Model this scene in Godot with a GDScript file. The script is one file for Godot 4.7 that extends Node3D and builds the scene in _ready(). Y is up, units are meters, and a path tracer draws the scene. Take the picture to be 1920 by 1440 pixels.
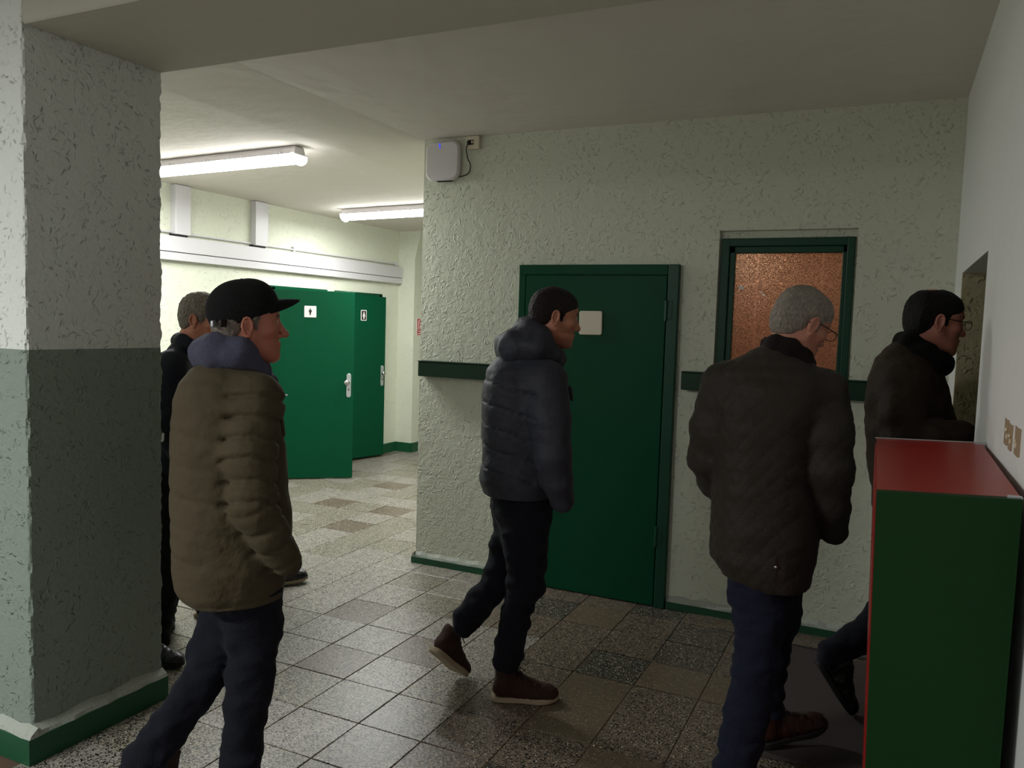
extends Node3D

# A dim entrance hall: five walking men seen past a plastered wall end, toilet doors under tube lamps behind.
# World: x along the door wall to the right, y up, -z into the hall; the camera stands at x = 0, z = 0.

const TILE := 0.293
const WALL_Z := -4.52        # face of the wall with the green door
const RIGHT_X := 0.27        # face of the right wall
const LEFT_X := -5.48        # face of the toilet wall
const HIGH := 2.78           # ceiling

var rng := RandomNumberGenerator.new()
var mat := {}
var names := {}
var eye_mesh: ArrayMesh
var shoe_upper: ArrayMesh
var shoe_sole: ArrayMesh
var shoe_laces: ArrayMesh
var shoe_lacing: ArrayMesh


func _ready() -> void:
	rng.seed = 4711
	# ---- camera
	var cam := Camera3D.new()
	cam.name = "camera"
	add_child(cam)
	cam.position = Vector3(0, 1.62, 0)
	cam.rotation = Vector3(deg_to_rad(-4.337), deg_to_rad(25.169), deg_to_rad(1.776))
	cam.fov = 51.216
	cam.near = 0.05
	cam.current = true
	# ---- air: no sky reaches these rooms
	var env := Environment.new()
	env.background_mode = Environment.BG_COLOR
	env.background_color = Color(0, 0, 0)
	env.tonemap_mode = Environment.TONE_MAPPER_LINEAR
	env.tonemap_exposure = 1.0
	env.sdfgi_enabled = true
	env.ssao_enabled = true
	env.ssil_enabled = true
	var we := WorldEnvironment.new()
	we.name = "environment"
	we.environment = env
	add_child(we)
	# ---- lamps: three tube lamps under the ceiling, one added, unseen bulb in the room behind the window
	make_materials()
	var white := Color(0.99, 1.0, 0.995)
	tube_lamp(Vector3(-4.32, 2.704, -4.19), 1.56, white, 22.0, 5.2, "white tube lamp on the ceiling near the wall end, nearer of the two lit ones")
	tube_lamp(Vector3(-4.20, 2.706, -6.56), 1.56, white, 22.0, 5.2, "white tube lamp farther down the hall, partly hidden by the door wall")
	tube_lamp(Vector3(-3.5, 2.78, 0.9), 1.56, white, 6.0, 12.8, "long white tube lamp in the near room, out of the frame on the left")
	added_room_bulb(Vector3(-0.9, 2.2, -5.6), Color(1.0, 0.9, 0.78), 0.34)
	# ---- the building
	build_shell()
	build_floor()
	build_openings()
	build_wall_fittings()
	build_counter()
	# ---- the people
	make_shoes()
	build_people()


# ---------------------------------------------------------------- naming
func numbered(called: String) -> String:
	var n: int = names.get(called, 0)
	names[called] = n + 1
	return called if n == 0 else "%s_%03d" % [called, n]


func tag(o: Node3D, label: String, category: String, group := "") -> Node3D:
	o.set_meta("label", label)
	o.set_meta("category", category)
	if group != "":
		o.set_meta("group", group)
	return o


func thing(called: String, label: String, category: String, at: Vector3, turn := 0.0, group := "") -> Node3D:
	var o := Node3D.new()
	o.name = numbered(called)
	add_child(o)
	o.position = at
	o.rotation.y = turn
	return tag(o, label, category, group)


func structure(o: Node3D, label := "") -> Node3D:
	o.set_meta("kind", "structure")
	if label != "":
		o.set_meta("label", label)
	return o


func put(called: String, mesh: Mesh, m: Material, parent: Node = self) -> MeshInstance3D:
	var o := MeshInstance3D.new()
	o.name = numbered(called) if parent == self else called
	o.mesh = mesh
	o.material_override = m
	parent.add_child(o, true)
	return o


# ---------------------------------------------------------------- shapes
class Mb:
	var v := PackedVector3Array()
	var n := PackedVector3Array()
	var u := PackedVector2Array()
	var c := PackedColorArray()
	var tint := Color.WHITE
	var t := Transform3D.IDENTITY

	func tri(a: Vector3, b: Vector3, d: Vector3, na: Vector3, nb: Vector3, nd: Vector3) -> void:
		a = t * a; b = t * b; d = t * d
		na = (t.basis * na).normalized(); nb = (t.basis * nb).normalized(); nd = (t.basis * nd).normalized()
		if (d - a).cross(b - a).dot(na + nb + nd) < 0.0:
			var s := b; b = d; d = s
			s = nb; nb = nd; nd = s
		v.append_array([a, b, d])
		n.append_array([na, nb, nd])
		u.append_array([Vector2(a.x, a.z), Vector2(b.x, b.z), Vector2(d.x, d.z)])
		c.append_array([tint, tint, tint])

	func quad(a: Vector3, b: Vector3, d: Vector3, e: Vector3, away: Vector3) -> void:   # flat, facing away from the point AWAY
		var f := (b - a).cross(e - a)
		if f.length() < 1e-12:
			f = (d - b).cross(e - b)
		f = f.normalized()
		if f.dot((a + b + d + e) / 4.0 - away) < 0.0:
			f = -f
		tri(a, b, d, f, f, f)
		tri(a, d, e, f, f, f)

	func hexa(p: Array) -> void:     # eight corners: four below, four above, in the same order
		var mid := Vector3.ZERO
		for x in p:
			mid += x / 8.0
		for f in [[0, 1, 2, 3], [4, 5, 6, 7], [0, 1, 5, 4], [1, 2, 6, 5], [2, 3, 7, 6], [3, 0, 4, 7]]:
			quad(p[f[0]], p[f[1]], p[f[2]], p[f[3]], mid)

	func box(a: Vector3, b: Vector3) -> void:
		hexa([a, Vector3(b.x, a.y, a.z), Vector3(b.x, a.y, b.z), Vector3(a.x, a.y, b.z), Vector3(a.x, b.y, a.z), Vector3(b.x, b.y, a.z), b, Vector3(a.x, b.y, b.z)])

	func soft_box(a: Vector3, b: Vector3, r: float) -> void:     # chamfered box
		prism([Vector2(a.x + r, a.y), Vector2(b.x - r, a.y), Vector2(b.x, a.y + r), Vector2(b.x, b.y - r), Vector2(b.x - r, b.y), Vector2(a.x + r, b.y), Vector2(a.x, b.y - r), Vector2(a.x, a.y + r)], a.z, b.z, r)

	func prism(p: Array, z0: float, z1: float, r := 0.0, smooth := false) -> void:   # an outline in x and y drawn along z, its rims chamfered by r
		var mid := Vector2.ZERO
		for q in p:
			mid += q / float(p.size())
		var inner := []
		for i in p.size():
			var before: Vector2 = p[(i + p.size() - 1) % p.size()]
			var after: Vector2 = p[(i + 1) % p.size()]
			var e1 := (p[i] - before as Vector2).normalized()
			var e2 := (after - p[i] as Vector2).normalized()
			var m := Vector2(-(e1.y + e2.y), e1.x + e2.x).normalized()
			if m.dot(mid - p[i]) < 0.0 and p.size() < 9:
				m = -m
			inner.append(p[i] + m * r)
		var idx := Geometry2D.triangulate_polygon(PackedVector2Array(inner))
		for k in range(0, idx.size(), 3):
			var a: Vector2 = inner[idx[k]]
			var b: Vector2 = inner[idx[k + 1]]
			var d: Vector2 = inner[idx[k + 2]]
			tri(Vector3(a.x, a.y, z1), Vector3(b.x, b.y, z1), Vector3(d.x, d.y, z1), Vector3.BACK, Vector3.BACK, Vector3.BACK)
			tri(Vector3(a.x, a.y, z0), Vector3(b.x, b.y, z0), Vector3(d.x, d.y, z0), Vector3.FORWARD, Vector3.FORWARD, Vector3.FORWARD)
		var sides := []
		for i in p.size():
			var e := (p[(i + 1) % p.size()] - p[i] as Vector2).normalized()
			sides.append(Vector2(e.y, -e.x))
		var turned := 0.0
		for i in p.size():
			turned += (p[i] as Vector2).cross(p[(i + 1) % p.size()])
		for i in p.size():
			var j := (i + 1) % p.size()
			var s: Vector2 = sides[i] * signf(turned)
			var sa := s
			var sb := s
			if smooth:
				sa = (sides[(i + p.size() - 1) % p.size()] * signf(turned) + s).normalized()
				sb = (sides[j] * signf(turned) + s).normalized()
			var na := Vector3(sa.x, sa.y, 0)
			var nb := Vector3(sb.x, sb.y, 0)
			var a0 := Vector3(p[i].x, p[i].y, z0 + r)
			var b0 := Vector3(p[j].x, p[j].y, z0 + r)
			var a1 := Vector3(p[i].x, p[i].y, z1 - r)
			var b1 := Vector3(p[j].x, p[j].y, z1 - r)
			tri(a0, b0, b1, na, nb, nb)
			tri(a0, b1, a1, na, nb, na)
			if r > 0.0:
				for w in [[a1, b1, z1, Vector3.BACK], [a0, b0, z0, Vector3.FORWARD]]:
					var ia := Vector3(inner[i].x, inner[i].y, w[2])
					var ib := Vector3(inner[j].x, inner[j].y, w[2])
					var ma: Vector3 = (na + w[3]).normalized()
					var mb: Vector3 = (nb + w[3]).normalized()
					tri(w[0], w[1], ib, ma, mb, mb)
					tri(w[0], ib, ia, ma, mb, ma)

	func tube(p: Array, r: float, sides := 10, last := -1.0) -> void:     # a round rod along points
		var rings := []
		var x := Vector3.ZERO
		for i in p.size():
			var d: Vector3 = ((p[mini(i + 1, p.size() - 1)] as Vector3) - p[maxi(i - 1, 0)]).normalized()
			if i == 0:
				x = d.cross(Vector3.UP if absf(d.y) < 0.9 else Vector3.RIGHT).normalized()
			x = (x - d * x.dot(d)).normalized()
			var y := d.cross(x)
			var w := r if last < 0.0 else lerpf(r, last, float(i) / (p.size() - 1))
			var ring := []
			for k in sides:
				var a := TAU * k / sides
				var o := x * cos(a) + y * sin(a)
				ring.append([p[i] + o * w, o])
			rings.append(ring)
			if i == 0 or i == p.size() - 1:
				var f := -d if i == 0 else d
				for k in sides:
					tri(p[i], ring[k][0], p[i] + (x * cos(TAU * (k + 1) / sides) + y * sin(TAU * (k + 1) / sides)) * w, f, f, f)
		for i in p.size() - 1:
			for k in sides:
				var a = rings[i][k]
				var b = rings[i][(k + 1) % sides]
				var d = rings[i + 1][(k + 1) % sides]
				var e = rings[i + 1][k]
				tri(a[0], b[0], d[0], a[1], b[1], d[1])
				tri(a[0], d[0], e[0], a[1], d[1], e[1])

	func lathe(p: Array, sides := 24) -> void:      # a profile of (radius, height) turned about y
		for i in p.size() - 1:
			var e: Vector2 = (p[i + 1] - p[i] as Vector2).normalized()
			var m := Vector2(e.y, -e.x)
			for k in sides:
				var a := TAU * k / sides
				var b := TAU * (k + 1) / sides
				var da := Vector3(cos(a), 0, sin(a))
				var db := Vector3(cos(b), 0, sin(b))
				var up := Vector3.UP
				var na := da * m.x + up * m.y
				var nb := db * m.x + up * m.y
				tri(da * p[i].x + up * p[i].y, db * p[i].x + up * p[i].y, db * p[i + 1].x + up * p[i + 1].y, na, nb, nb)
				tri(da * p[i].x + up * p[i].y, db * p[i + 1].x + up * p[i + 1].y, da * p[i + 1].x + up * p[i + 1].y, na, nb, na)

	func sphere(o: Vector3, r: Vector3, sides := 20) -> void:
		var rows := sides / 2
		for j in rows:
			for k in sides:
				var q := []
				for s in [[j, k], [j, k + 1], [j + 1, k + 1], [j + 1, k]]:
					var a: float = PI * s[0] / rows
					var b: float = TAU * s[1] / sides
					q.append(Vector3(sin(a) * cos(b), cos(a), sin(a) * sin(b)))
				for w in [[0, 1, 2], [0, 2, 3]]:
					tri(o + q[w[0]] * r, o + q[w[1]] * r, o + q[w[2]] * r, q[w[0]] / r, q[w[1]] / r, q[w[2]] / r)

	func done() -> ArrayMesh:
		var a := []
		a.resize(Mesh.ARRAY_MAX)
		a[Mesh.ARRAY_VERTEX] = v
		a[Mesh.ARRAY_NORMAL] = n
		a[Mesh.ARRAY_TEX_UV] = u
		a[Mesh.ARRAY_COLOR] = c
		var m := ArrayMesh.new()
		m.add_surface_from_arrays(Mesh.PRIMITIVE_TRIANGLES, a)
		return m


func block(a: Vector3, b: Vector3, r := 0.0) -> ArrayMesh:
	var m := Mb.new()
	if r > 0.0:
		m.soft_box(a, b, r)
	else:
		m.box(a, b)
	return m.done()


func round_rect(w: float, h: float, r: float, steps := 5) -> Array:
	var p := []
	for k in 4:
		var o := Vector2((w / 2 - r) * (1 if k in [0, 3] else -1), (h / 2 - r) * (1 if k < 2 else -1))
		for s in steps + 1:
			var a := PI / 2 * (k + float(s) / steps)
			p.append(o + Vector2(cos(a), sin(a)) * r)
	return p


func circle(r: float, sides := 20, o := Vector2.ZERO) -> Array:
	var p := []
	for k in sides:
		p.append(o + Vector2(cos(TAU * k / sides), sin(TAU * k / sides)) * r)
	return p


# ---------------------------------------------------------------- materials
func paint(c: Color, rough := 0.6, spec := 0.5) -> StandardMaterial3D:
	var m := StandardMaterial3D.new()
	m.albedo_color = c
	m.roughness = rough
	m.metallic_specular = spec
	return m


func noise_image(size: int, frequency: float, octaves: int, from: int) -> ImageTexture:
	var f := FastNoiseLite.new()
	f.seed = from
	f.frequency = frequency
	f.fractal_octaves = octaves
	var im := f.get_seamless_image(size, size)
	return ImageTexture.create_from_image(im)


func plaster_relief(size: int, ridges: int, from: int) -> ImageTexture:
	# thrown plaster: gentle hills, and ridges and nicks that the trowel left, in clusters
	var r := RandomNumberGenerator.new()
	r.seed = from
	var where := FastNoiseLite.new()
	where.seed = from
	where.frequency = 0.012
	var hills := FastNoiseLite.new()
	hills.seed = from + 3
	hills.frequency = 0.02
	hills.fractal_octaves = 4
	var h := PackedFloat32Array()
	h.resize(size * size)
	var hm := hills.get_seamless_image(size, size)
	hills.frequency = 0.07
	hills.fractal_octaves = 2
	var gm := hills.get_seamless_image(size, size)
	for y in size:
		for x in size:
			h[y * size + x] = 0.27 + 0.20 * hm.get_pixel(x, y).r + 0.09 * gm.get_pixel(x, y).r
	for i in ridges:
		var x := r.randf() * size
		var y := r.randf() * size
		if where.get_noise_2d(x, y) < r.randf_range(-0.4, 0.45):
			continue
		var a := r.randf() * TAU
		var steps := int(r.randf_range(3, 20))
		var up := (0.07 + 0.5 * pow(r.randf(), 2.2)) * (1.0 if r.randf() < 0.7 else -0.8)
		var wide := r.randf_range(1.2, 2.6)
		for s in steps:
			x += cos(a) * 1.2
			y += sin(a) * 1.2
			a += r.randf_range(-0.45, 0.45)
			var fade := sin(PI * (s + 0.7) / (steps + 0.4))
			for dy in range(-3, 4):
				for dx in range(-3, 4):
					var w := 1.0 - sqrt(float(dx * dx + dy * dy)) / wide
					if w > 0.0:
						var at := posmod(int(y) + dy, size) * size + posmod(int(x) + dx, size)
						var want := 0.42 + up * w * fade
						h[at] = maxf(h[at], want) if up > 0.0 else minf(h[at], want)
	var im := Image.create_from_data(size, size, false, Image.FORMAT_RF, h.to_byte_array())
	return ImageTexture.create_from_image(im)


func terrazzo(size: int, ground: Color, chips: Array, count: int, from: int) -> ImageTexture:
	# ground stone chips in cement; CHIPS: [colour, share, smallest, largest in pixels]
	var r := RandomNumberGenerator.new()
	r.seed = from
	var im := Image.create(size, size, false, Image.FORMAT_RGB8)
	var cloud := FastNoiseLite.new()
	cloud.seed = from
	cloud.frequency = 0.02
	cloud.fractal_octaves = 4
	var cm := cloud.get_seamless_image(size, size)
	for y in size:
		for x in size:
			var g := 0.94 + 0.12 * cm.get_pixel(x, y).r + r.randf_range(-0.07, 0.07)
			im.set_pixel(x, y, Color(ground.r * g, ground.g * g, ground.b * g))
	for i in count:
		var pick := r.randf()
		var chip: Array = chips[0]
		for ch in chips:
			chip = ch
			pick -= ch[1]
			if pick <= 0.0:
				break
		var x := r.randf() * size
		var y := r.randf() * size
		var s := r.randf_range(chip[2], chip[3])
		var flat := r.randf_range(0.45, 1.0)
		var a := r.randf() * TAU
		var g := r.randf_range(0.75, 1.2)
		var col := Color(chip[0].r * g, chip[0].g * g, chip[0].b * g)
		var n := int(ceil(s))
		var cut := r.randf() * TAU
		for dy in range(-n, n + 1):
			for dx in range(-n, n + 1):
				var e := Vector2(dx, dy).rotated(a)
				if absf(e.x) / s + absf(e.y) / (s * flat) < 1.15 and e.length() < s and e.dot(Vector2.from_angle(cut)) < s * 0.6:
					im.set_pixel(posmod(int(x) + dx, size), posmod(int(y) + dy, size), col)
	return ImageTexture.create_from_image(im)


func plastered(c: Color, relief: Texture2D, depth: float, per_metre: float, rough := 0.75) -> StandardMaterial3D:
	var m := paint(c, rough, 0.4)
	m.heightmap_enabled = true
	m.heightmap_texture = relief
	m.heightmap_scale = depth
	m.uv1_triplanar = true
	m.uv1_world_triplanar = true
	m.uv1_triplanar_sharpness = 4.0
	m.uv1_scale = Vector3.ONE * per_metre
	return m


func cloth(c: Color, weave: Texture2D, depth: float, per_metre: float, rough := 0.9, sheen := 0.3) -> StandardMaterial3D:
	var m := paint(c, rough, 0.35)
	m.heightmap_enabled = true
	m.heightmap_texture = weave
	m.heightmap_scale = depth
	m.uv1_triplanar = true
	m.uv1_scale = Vector3.ONE * per_metre
	m.rim_enabled = sheen > 0.0
	m.rim = sheen
	m.rim_tint = 0.6
	return m


func make_materials() -> void:
	var relief := plaster_relief(1024, 12000, 11)
	var rough_relief := plaster_relief(1024, 11000, 23)
	var wob := noise_image(256, 0.02, 4, 5)
	var fine := noise_image(256, 0.09, 3, 9)
	mat.wall = plastered(Color(0.83, 0.84, 0.77), relief, 1.2, 0.55)
	mat.wall_far = plastered(Color(0.83, 0.84, 0.77), relief, 1.00, 0.55)
	mat.wall_divider = plastered(Color(0.86, 0.875, 0.85), rough_relief, 1.50, 0.60, 0.55)
	mat.dado = plastered(Color(0.515, 0.56, 0.52), rough_relief, 1.50, 0.60, 0.5)
	mat.wall_right = plastered(Color(0.93, 0.935, 0.925), wob, 0.3, 0.9)
	mat.reveal = plastered(Color(0.72, 0.68, 0.54), rough_relief, 2.20, 0.60, 0.45)
	mat.ceiling = plastered(Color(0.86, 0.835, 0.80), wob, 0.5, 0.7, 0.85)
	mat.beam = plastered(Color(0.74, 0.73, 0.67), wob, 0.3, 0.9, 0.85)
	mat.near_white = plastered(Color(0.90, 0.895, 0.89), wob, 0.2, 0.9, 0.85)
	mat.mortar = plastered(Color(0.66, 0.68, 0.64), rough_relief, 0.6, 1.6)
	mat.skirting = paint(Color(0.09, 0.31, 0.20), 0.4)
	mat.green = plastered(Color(0.01, 0.265, 0.165), fine, 0.02, 6.0, 0.42)
	mat.green.metallic_specular = 0.25
	mat.toilet_green = mat.green
	mat.rail = paint(Color(0.045, 0.19, 0.11), 0.5, 0.4)
	mat.frame_green = paint(Color(0.025, 0.25, 0.17), 0.42, 0.4)
	mat.white_plastic = paint(Color(0.86, 0.84, 0.85), 0.35)
	mat.duct = paint(Color(0.78, 0.77, 0.78), 0.4)
	mat.beige_plastic = paint(Color(0.84, 0.80, 0.72), 0.4)
	mat.black = paint(Color(0.03, 0.03, 0.03), 0.5)
	mat.gap = paint(Color(0.05, 0.05, 0.045), 0.8)
	mat.steel = paint(Color(0.72, 0.72, 0.72), 0.28)
	mat.steel.metallic = 1.0
	mat.alu = paint(Color(0.78, 0.79, 0.80), 0.35)
	mat.alu.metallic = 0.7
	mat.red_sign = paint(Color(0.70, 0.05, 0.08), 0.4)
	mat.sign_white = paint(Color(0.90, 0.88, 0.86), 0.4)
	mat.grout = paint(Color(0.34, 0.27, 0.20), 0.9)
	mat.red_top = plastered(Color(0.62, 0.13, 0.12), fine, 0.01, 5.0, 0.30)
	mat.counter_green = plastered(Color(0.045, 0.20, 0.06), fine, 0.01, 5.0, 0.55)
	mat.counter_green.metallic_specular = 0.3
	mat.bare = plastered(Color(0.66, 0.57, 0.46), relief, 0.3, 2.0)
	mat.plug = paint(Color(0.86, 0.80, 0.68), 0.6)
	mat.mat_rubber = plastered(Color(0.27, 0.24, 0.23), fine, 0.08, 5.0, 0.9)
	mat.mat_edge = paint(Color(0.30, 0.29, 0.28), 0.6)
	mat.led = paint(Color(0.1, 0.2, 0.9), 0.4)
	mat.led.emission_enabled = true
	mat.led.emission = Color(0.15, 0.25, 1.0)
	mat.led.emission_energy_multiplier = 1.2
	mat.ochre = plastered(Color(0.68, 0.56, 0.49), wob, 0.2, 1.0)
	mat.rust = plastered(Color(0.58, 0.41, 0.37), wob, 0.2, 1.0)
	var glass := paint(Color(0.95, 0.88, 0.82, 0.0), 0.06)
	glass.refraction_enabled = true
	glass.refraction_scale = 0.05
	glass.heightmap_enabled = true
	glass.heightmap_texture = noise_image(512, 0.05, 2, 31)
	glass.heightmap_scale = 0.8
	glass.uv1_triplanar = true
	glass.uv1_scale = Vector3(3.0, 4.5, 3.0)
	mat.glass = glass
	var lens := paint(Color(0.9, 0.92, 0.92, 0.06), 0.05)
	lens.transparency = BaseMaterial3D.TRANSPARENCY_ALPHA
	mat.lens = lens
	# floor tiles: four mixtures of chips
	var black := Color(0.07, 0.07, 0.07)
	var grey := Color(0.37, 0.355, 0.33)
	var pale := Color(0.86, 0.85, 0.80)
	var tan := Color(0.62, 0.52, 0.42)
	var mixes := [
		[Color(0.60, 0.575, 0.535), [[black, 0.62, 2.4, 6.0], [grey, 0.27, 2.0, 5.2], [pale, 0.11, 1.8, 4.0]], 7600],
		[Color(0.56, 0.54, 0.48), [[black, 0.54, 2.4, 6.4], [grey, 0.24, 2.0, 5.6], [pale, 0.10, 1.8, 4.4], [tan, 0.12, 2.0, 5.0]], 10500],
		[Color(0.44, 0.39, 0.335), [[black, 0.62, 2.0, 6.0], [grey, 0.14, 1.8, 4.4], [pale, 0.12, 1.6, 4.0], [tan, 0.12, 2.0, 5.0]], 9500],
		[Color(0.35, 0.325, 0.285), [[black, 0.58, 2.0, 6.4], [grey, 0.24, 2.0, 5.0], [pale, 0.18, 1.6, 4.6]], 11000],
		[Color(0.40, 0.35, 0.285), [[pale, 0.3, 1.2, 3.0], [grey, 0.5, 1.2, 3.4], [black, 0.2, 1.4, 3.4]], 4200],
	]
	mat.tiles = []
	var wear := noise_image(256, 0.11, 3, 77)
	for k in mixes.size():
		var m := paint(Color.WHITE, 0.34, 0.5)
		m.albedo_texture = terrazzo(768, mixes[k][0], mixes[k][1], mixes[k][2], 100 + k)
		m.heightmap_enabled = true
		m.heightmap_texture = wear
		m.heightmap_scale = 0.06
		mat.tiles.append(m)
	# cloth and skin
	mat.olive = cloth(Color(0.285, 0.25, 0.18), wob, 0.5, 3.0, 0.8)
	mat.hoodie = cloth(Color(0.285, 0.285, 0.355), fine, 0.25, 6.0, 0.95)
	mat.navy = cloth(Color(0.19, 0.195, 0.23), wob, 0.5, 3.0, 0.6)
	mat.navy_dark = cloth(Color(0.10, 0.105, 0.14), wob, 0.4, 3.0, 0.8)
	mat.wax = cloth(Color(0.185, 0.165, 0.14), fine, 0.15, 5.0, 0.65)
	mat.cord = cloth(Color(0.11, 0.085, 0.075), fine, 0.4, 14.0, 0.95)
	mat.brown_coat = cloth(Color(0.17, 0.125, 0.085), wob, 0.5, 3.0, 0.7)
	mat.scarf = cloth(Color(0.055, 0.05, 0.05), fine, 0.4, 7.0, 0.95)
	mat.denim = cloth(Color(0.095, 0.115, 0.185), fine, 0.25, 8.0, 0.9)
	mat.denim_dark = cloth(Color(0.06, 0.068, 0.11), fine, 0.25, 8.0, 0.9)
	mat.black_cloth = cloth(Color(0.06, 0.06, 0.065), fine, 0.25, 8.0, 0.9)
	mat.suede = cloth(Color(0.20, 0.125, 0.09), fine, 0.15, 10.0, 0.8)
	mat.leather_brown = paint(Color(0.20, 0.10, 0.062), 0.32)
	mat.leather_black = paint(Color(0.05, 0.045, 0.045), 0.35)
	mat.sole_pale = paint(Color(0.62, 0.56, 0.46), 0.7)
	mat.sole_dark = paint(Color(0.08, 0.07, 0.065), 0.7)
	mat.skin = StandardMaterial3D.new()
	mat.skin.vertex_color_use_as_albedo = true
	mat.skin.roughness = 0.5
	mat.skin.subsurf_scatter_enabled = true
	mat.skin.subsurf_scatter_strength = 0.08
	mat.eye = StandardMaterial3D.new()
	mat.eye.vertex_color_use_as_albedo = true
	mat.eye.roughness = 0.15
	var strands := noise_image(256, 0.12, 2, 41)
	var sim := Image.create(256, 256, false, Image.FORMAT_L8)
	var sf := FastNoiseLite.new()
	sf.seed = 43
	sf.frequency = 0.035
	sf.fractal_octaves = 2
	var si := sf.get_seamless_image(256, 256)
	for y in 256:
		for x in 256:
			var g := 0.80 + 0.20 * smoothstep(0.25, 0.75, si.get_pixel(x, y).r)
			sim.set_pixel(x, y, Color(g, g, g))
	var streaks := ImageTexture.create_from_image(sim)
	for h in [["hair_brown", Color(0.125, 0.09, 0.07)], ["hair_grey", Color(0.62, 0.58, 0.53)], ["hair_dark", Color(0.07, 0.055, 0.05)], ["hair_mixed", Color(0.56, 0.51, 0.47)]]:
		var m := cloth(h[1], strands, 0.6, 9.0, 0.6, 0.2)
		m.albedo_texture = streaks
		m.uv1_scale = Vector3(14, 5, 9)
		mat[h[0]] = m


# ---------------------------------------------------------------- lamps
func tube_lamp(at: Vector3, long: float, col: Color, glow: float, energy: float, label: String) -> void:
	# a damp-proof fitting: grey tray screwed to the ceiling, clips, a clear trough that glows
	var o := thing("ceiling_lamp", label, "lamp", at)
	if at.z < -2.0:
		o.rotation.z = 0.0188
	var m := Mb.new()
	m.t = Transform3D(Basis(Vector3.UP, PI / 2), Vector3.ZERO)
	m.prism([Vector2(-0.038, 0.0), Vector2(0.038, 0.0), Vector2(0.047, -0.015), Vector2(0.052, -0.05), Vector2(-0.052, -0.05), Vector2(-0.047, -0.015)], -long / 2, long / 2, 0.006)
	put("tray", m.done(), mat.white_plastic, o)
	var lip := Mb.new()
	lip.soft_box(Vector3(-long / 2 - 0.012, -0.057, -0.067), Vector3(long / 2 + 0.012, -0.049, 0.067), 0.003)
	put("rim", lip.done(), mat.white_plastic, o)
	var g := paint(Color(0.95, 0.95, 0.95), 0.4)
	g.emission_enabled = true
	g.emission = col
	g.emission_energy_multiplier = glow
	var d := Mb.new()
	d.t = m.t
	var p := []
	for k in 13:
		var a := PI * k / 12
		p.append(Vector2(cos(a) * (0.070 if k in [0, 12] else 0.0725), -0.057 - sin(a) * 0.050))
	d.prism(p, -long / 2 + 0.01, long / 2 - 0.01, 0.012, true)
	put("diffuser", d.done(), g, o)
	for k in 5:
		for s in [-1, 1]:
			var c := Mb.new()
			var x := -long / 2 + 0.12 + k * (long - 0.24) / 4
			c.soft_box(Vector3(x - 0.010, -0.056, s * 0.066 - 0.010), Vector3(x + 0.010, -0.034, s * 0.066 + 0.003), 0.003)
			put("clip", c.done(), mat.white_plastic, o)
	var l := AreaLight3D.new()
	l.name = "light"
	l.area_size = Vector2(long - 0.06, 0.12)
	l.light_color = col
	l.light_energy = energy
	l.light_size = 0.1
	l.shadow_enabled = true
	o.add_child(l)
	l.position = Vector3(0, -0.112, 0)
	l.rotation.x = -PI / 2


func added_room_bulb(at: Vector3, col: Color, energy: float) -> void:  # unseen bulb added so the window glows warm from behind
	var o := thing("added_room_bulb", "unseen bare warm bulb added to light the room behind the window pane", "lamp", at)
	var m := Mb.new()
	m.lathe([Vector2(0.0, -0.06), Vector2(0.026, -0.05), Vector2(0.036, -0.02), Vector2(0.032, 0.01), Vector2(0.015, 0.045), Vector2(0.013, 0.06)])
	var g := paint(Color(1, 0.95, 0.85), 0.4)
	g.emission_enabled = true
	g.emission = col
	g.emission_energy_multiplier = 2.0
	put("glass", m.done(), g, o)
	var s := Mb.new()
	s.lathe([Vector2(0.015, 0.06), Vector2(0.022, 0.06), Vector2(0.022, 0.11), Vector2(0.004, 0.12)])
	s.tube([Vector3(0, 0.12, 0), Vector3(0, HIGH - at.y, 0)], 0.004, 6)
	put("socket", s.done(), mat.black, o)
	var l := OmniLight3D.new()
	l.name = "light"
	l.light_color = col
	l.light_energy = energy
	l.light_size = 0.05
	l.omni_range = 12.0
	l.omni_attenuation = 2.0
	l.shadow_enabled = true
	o.add_child(l)


# ---------------------------------------------------------------- the shell
func boxes(list: Array) -> ArrayMesh:
	var m := Mb.new()
	for b in list:
		m.box(b[0], b[1])
	return m.done()


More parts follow.
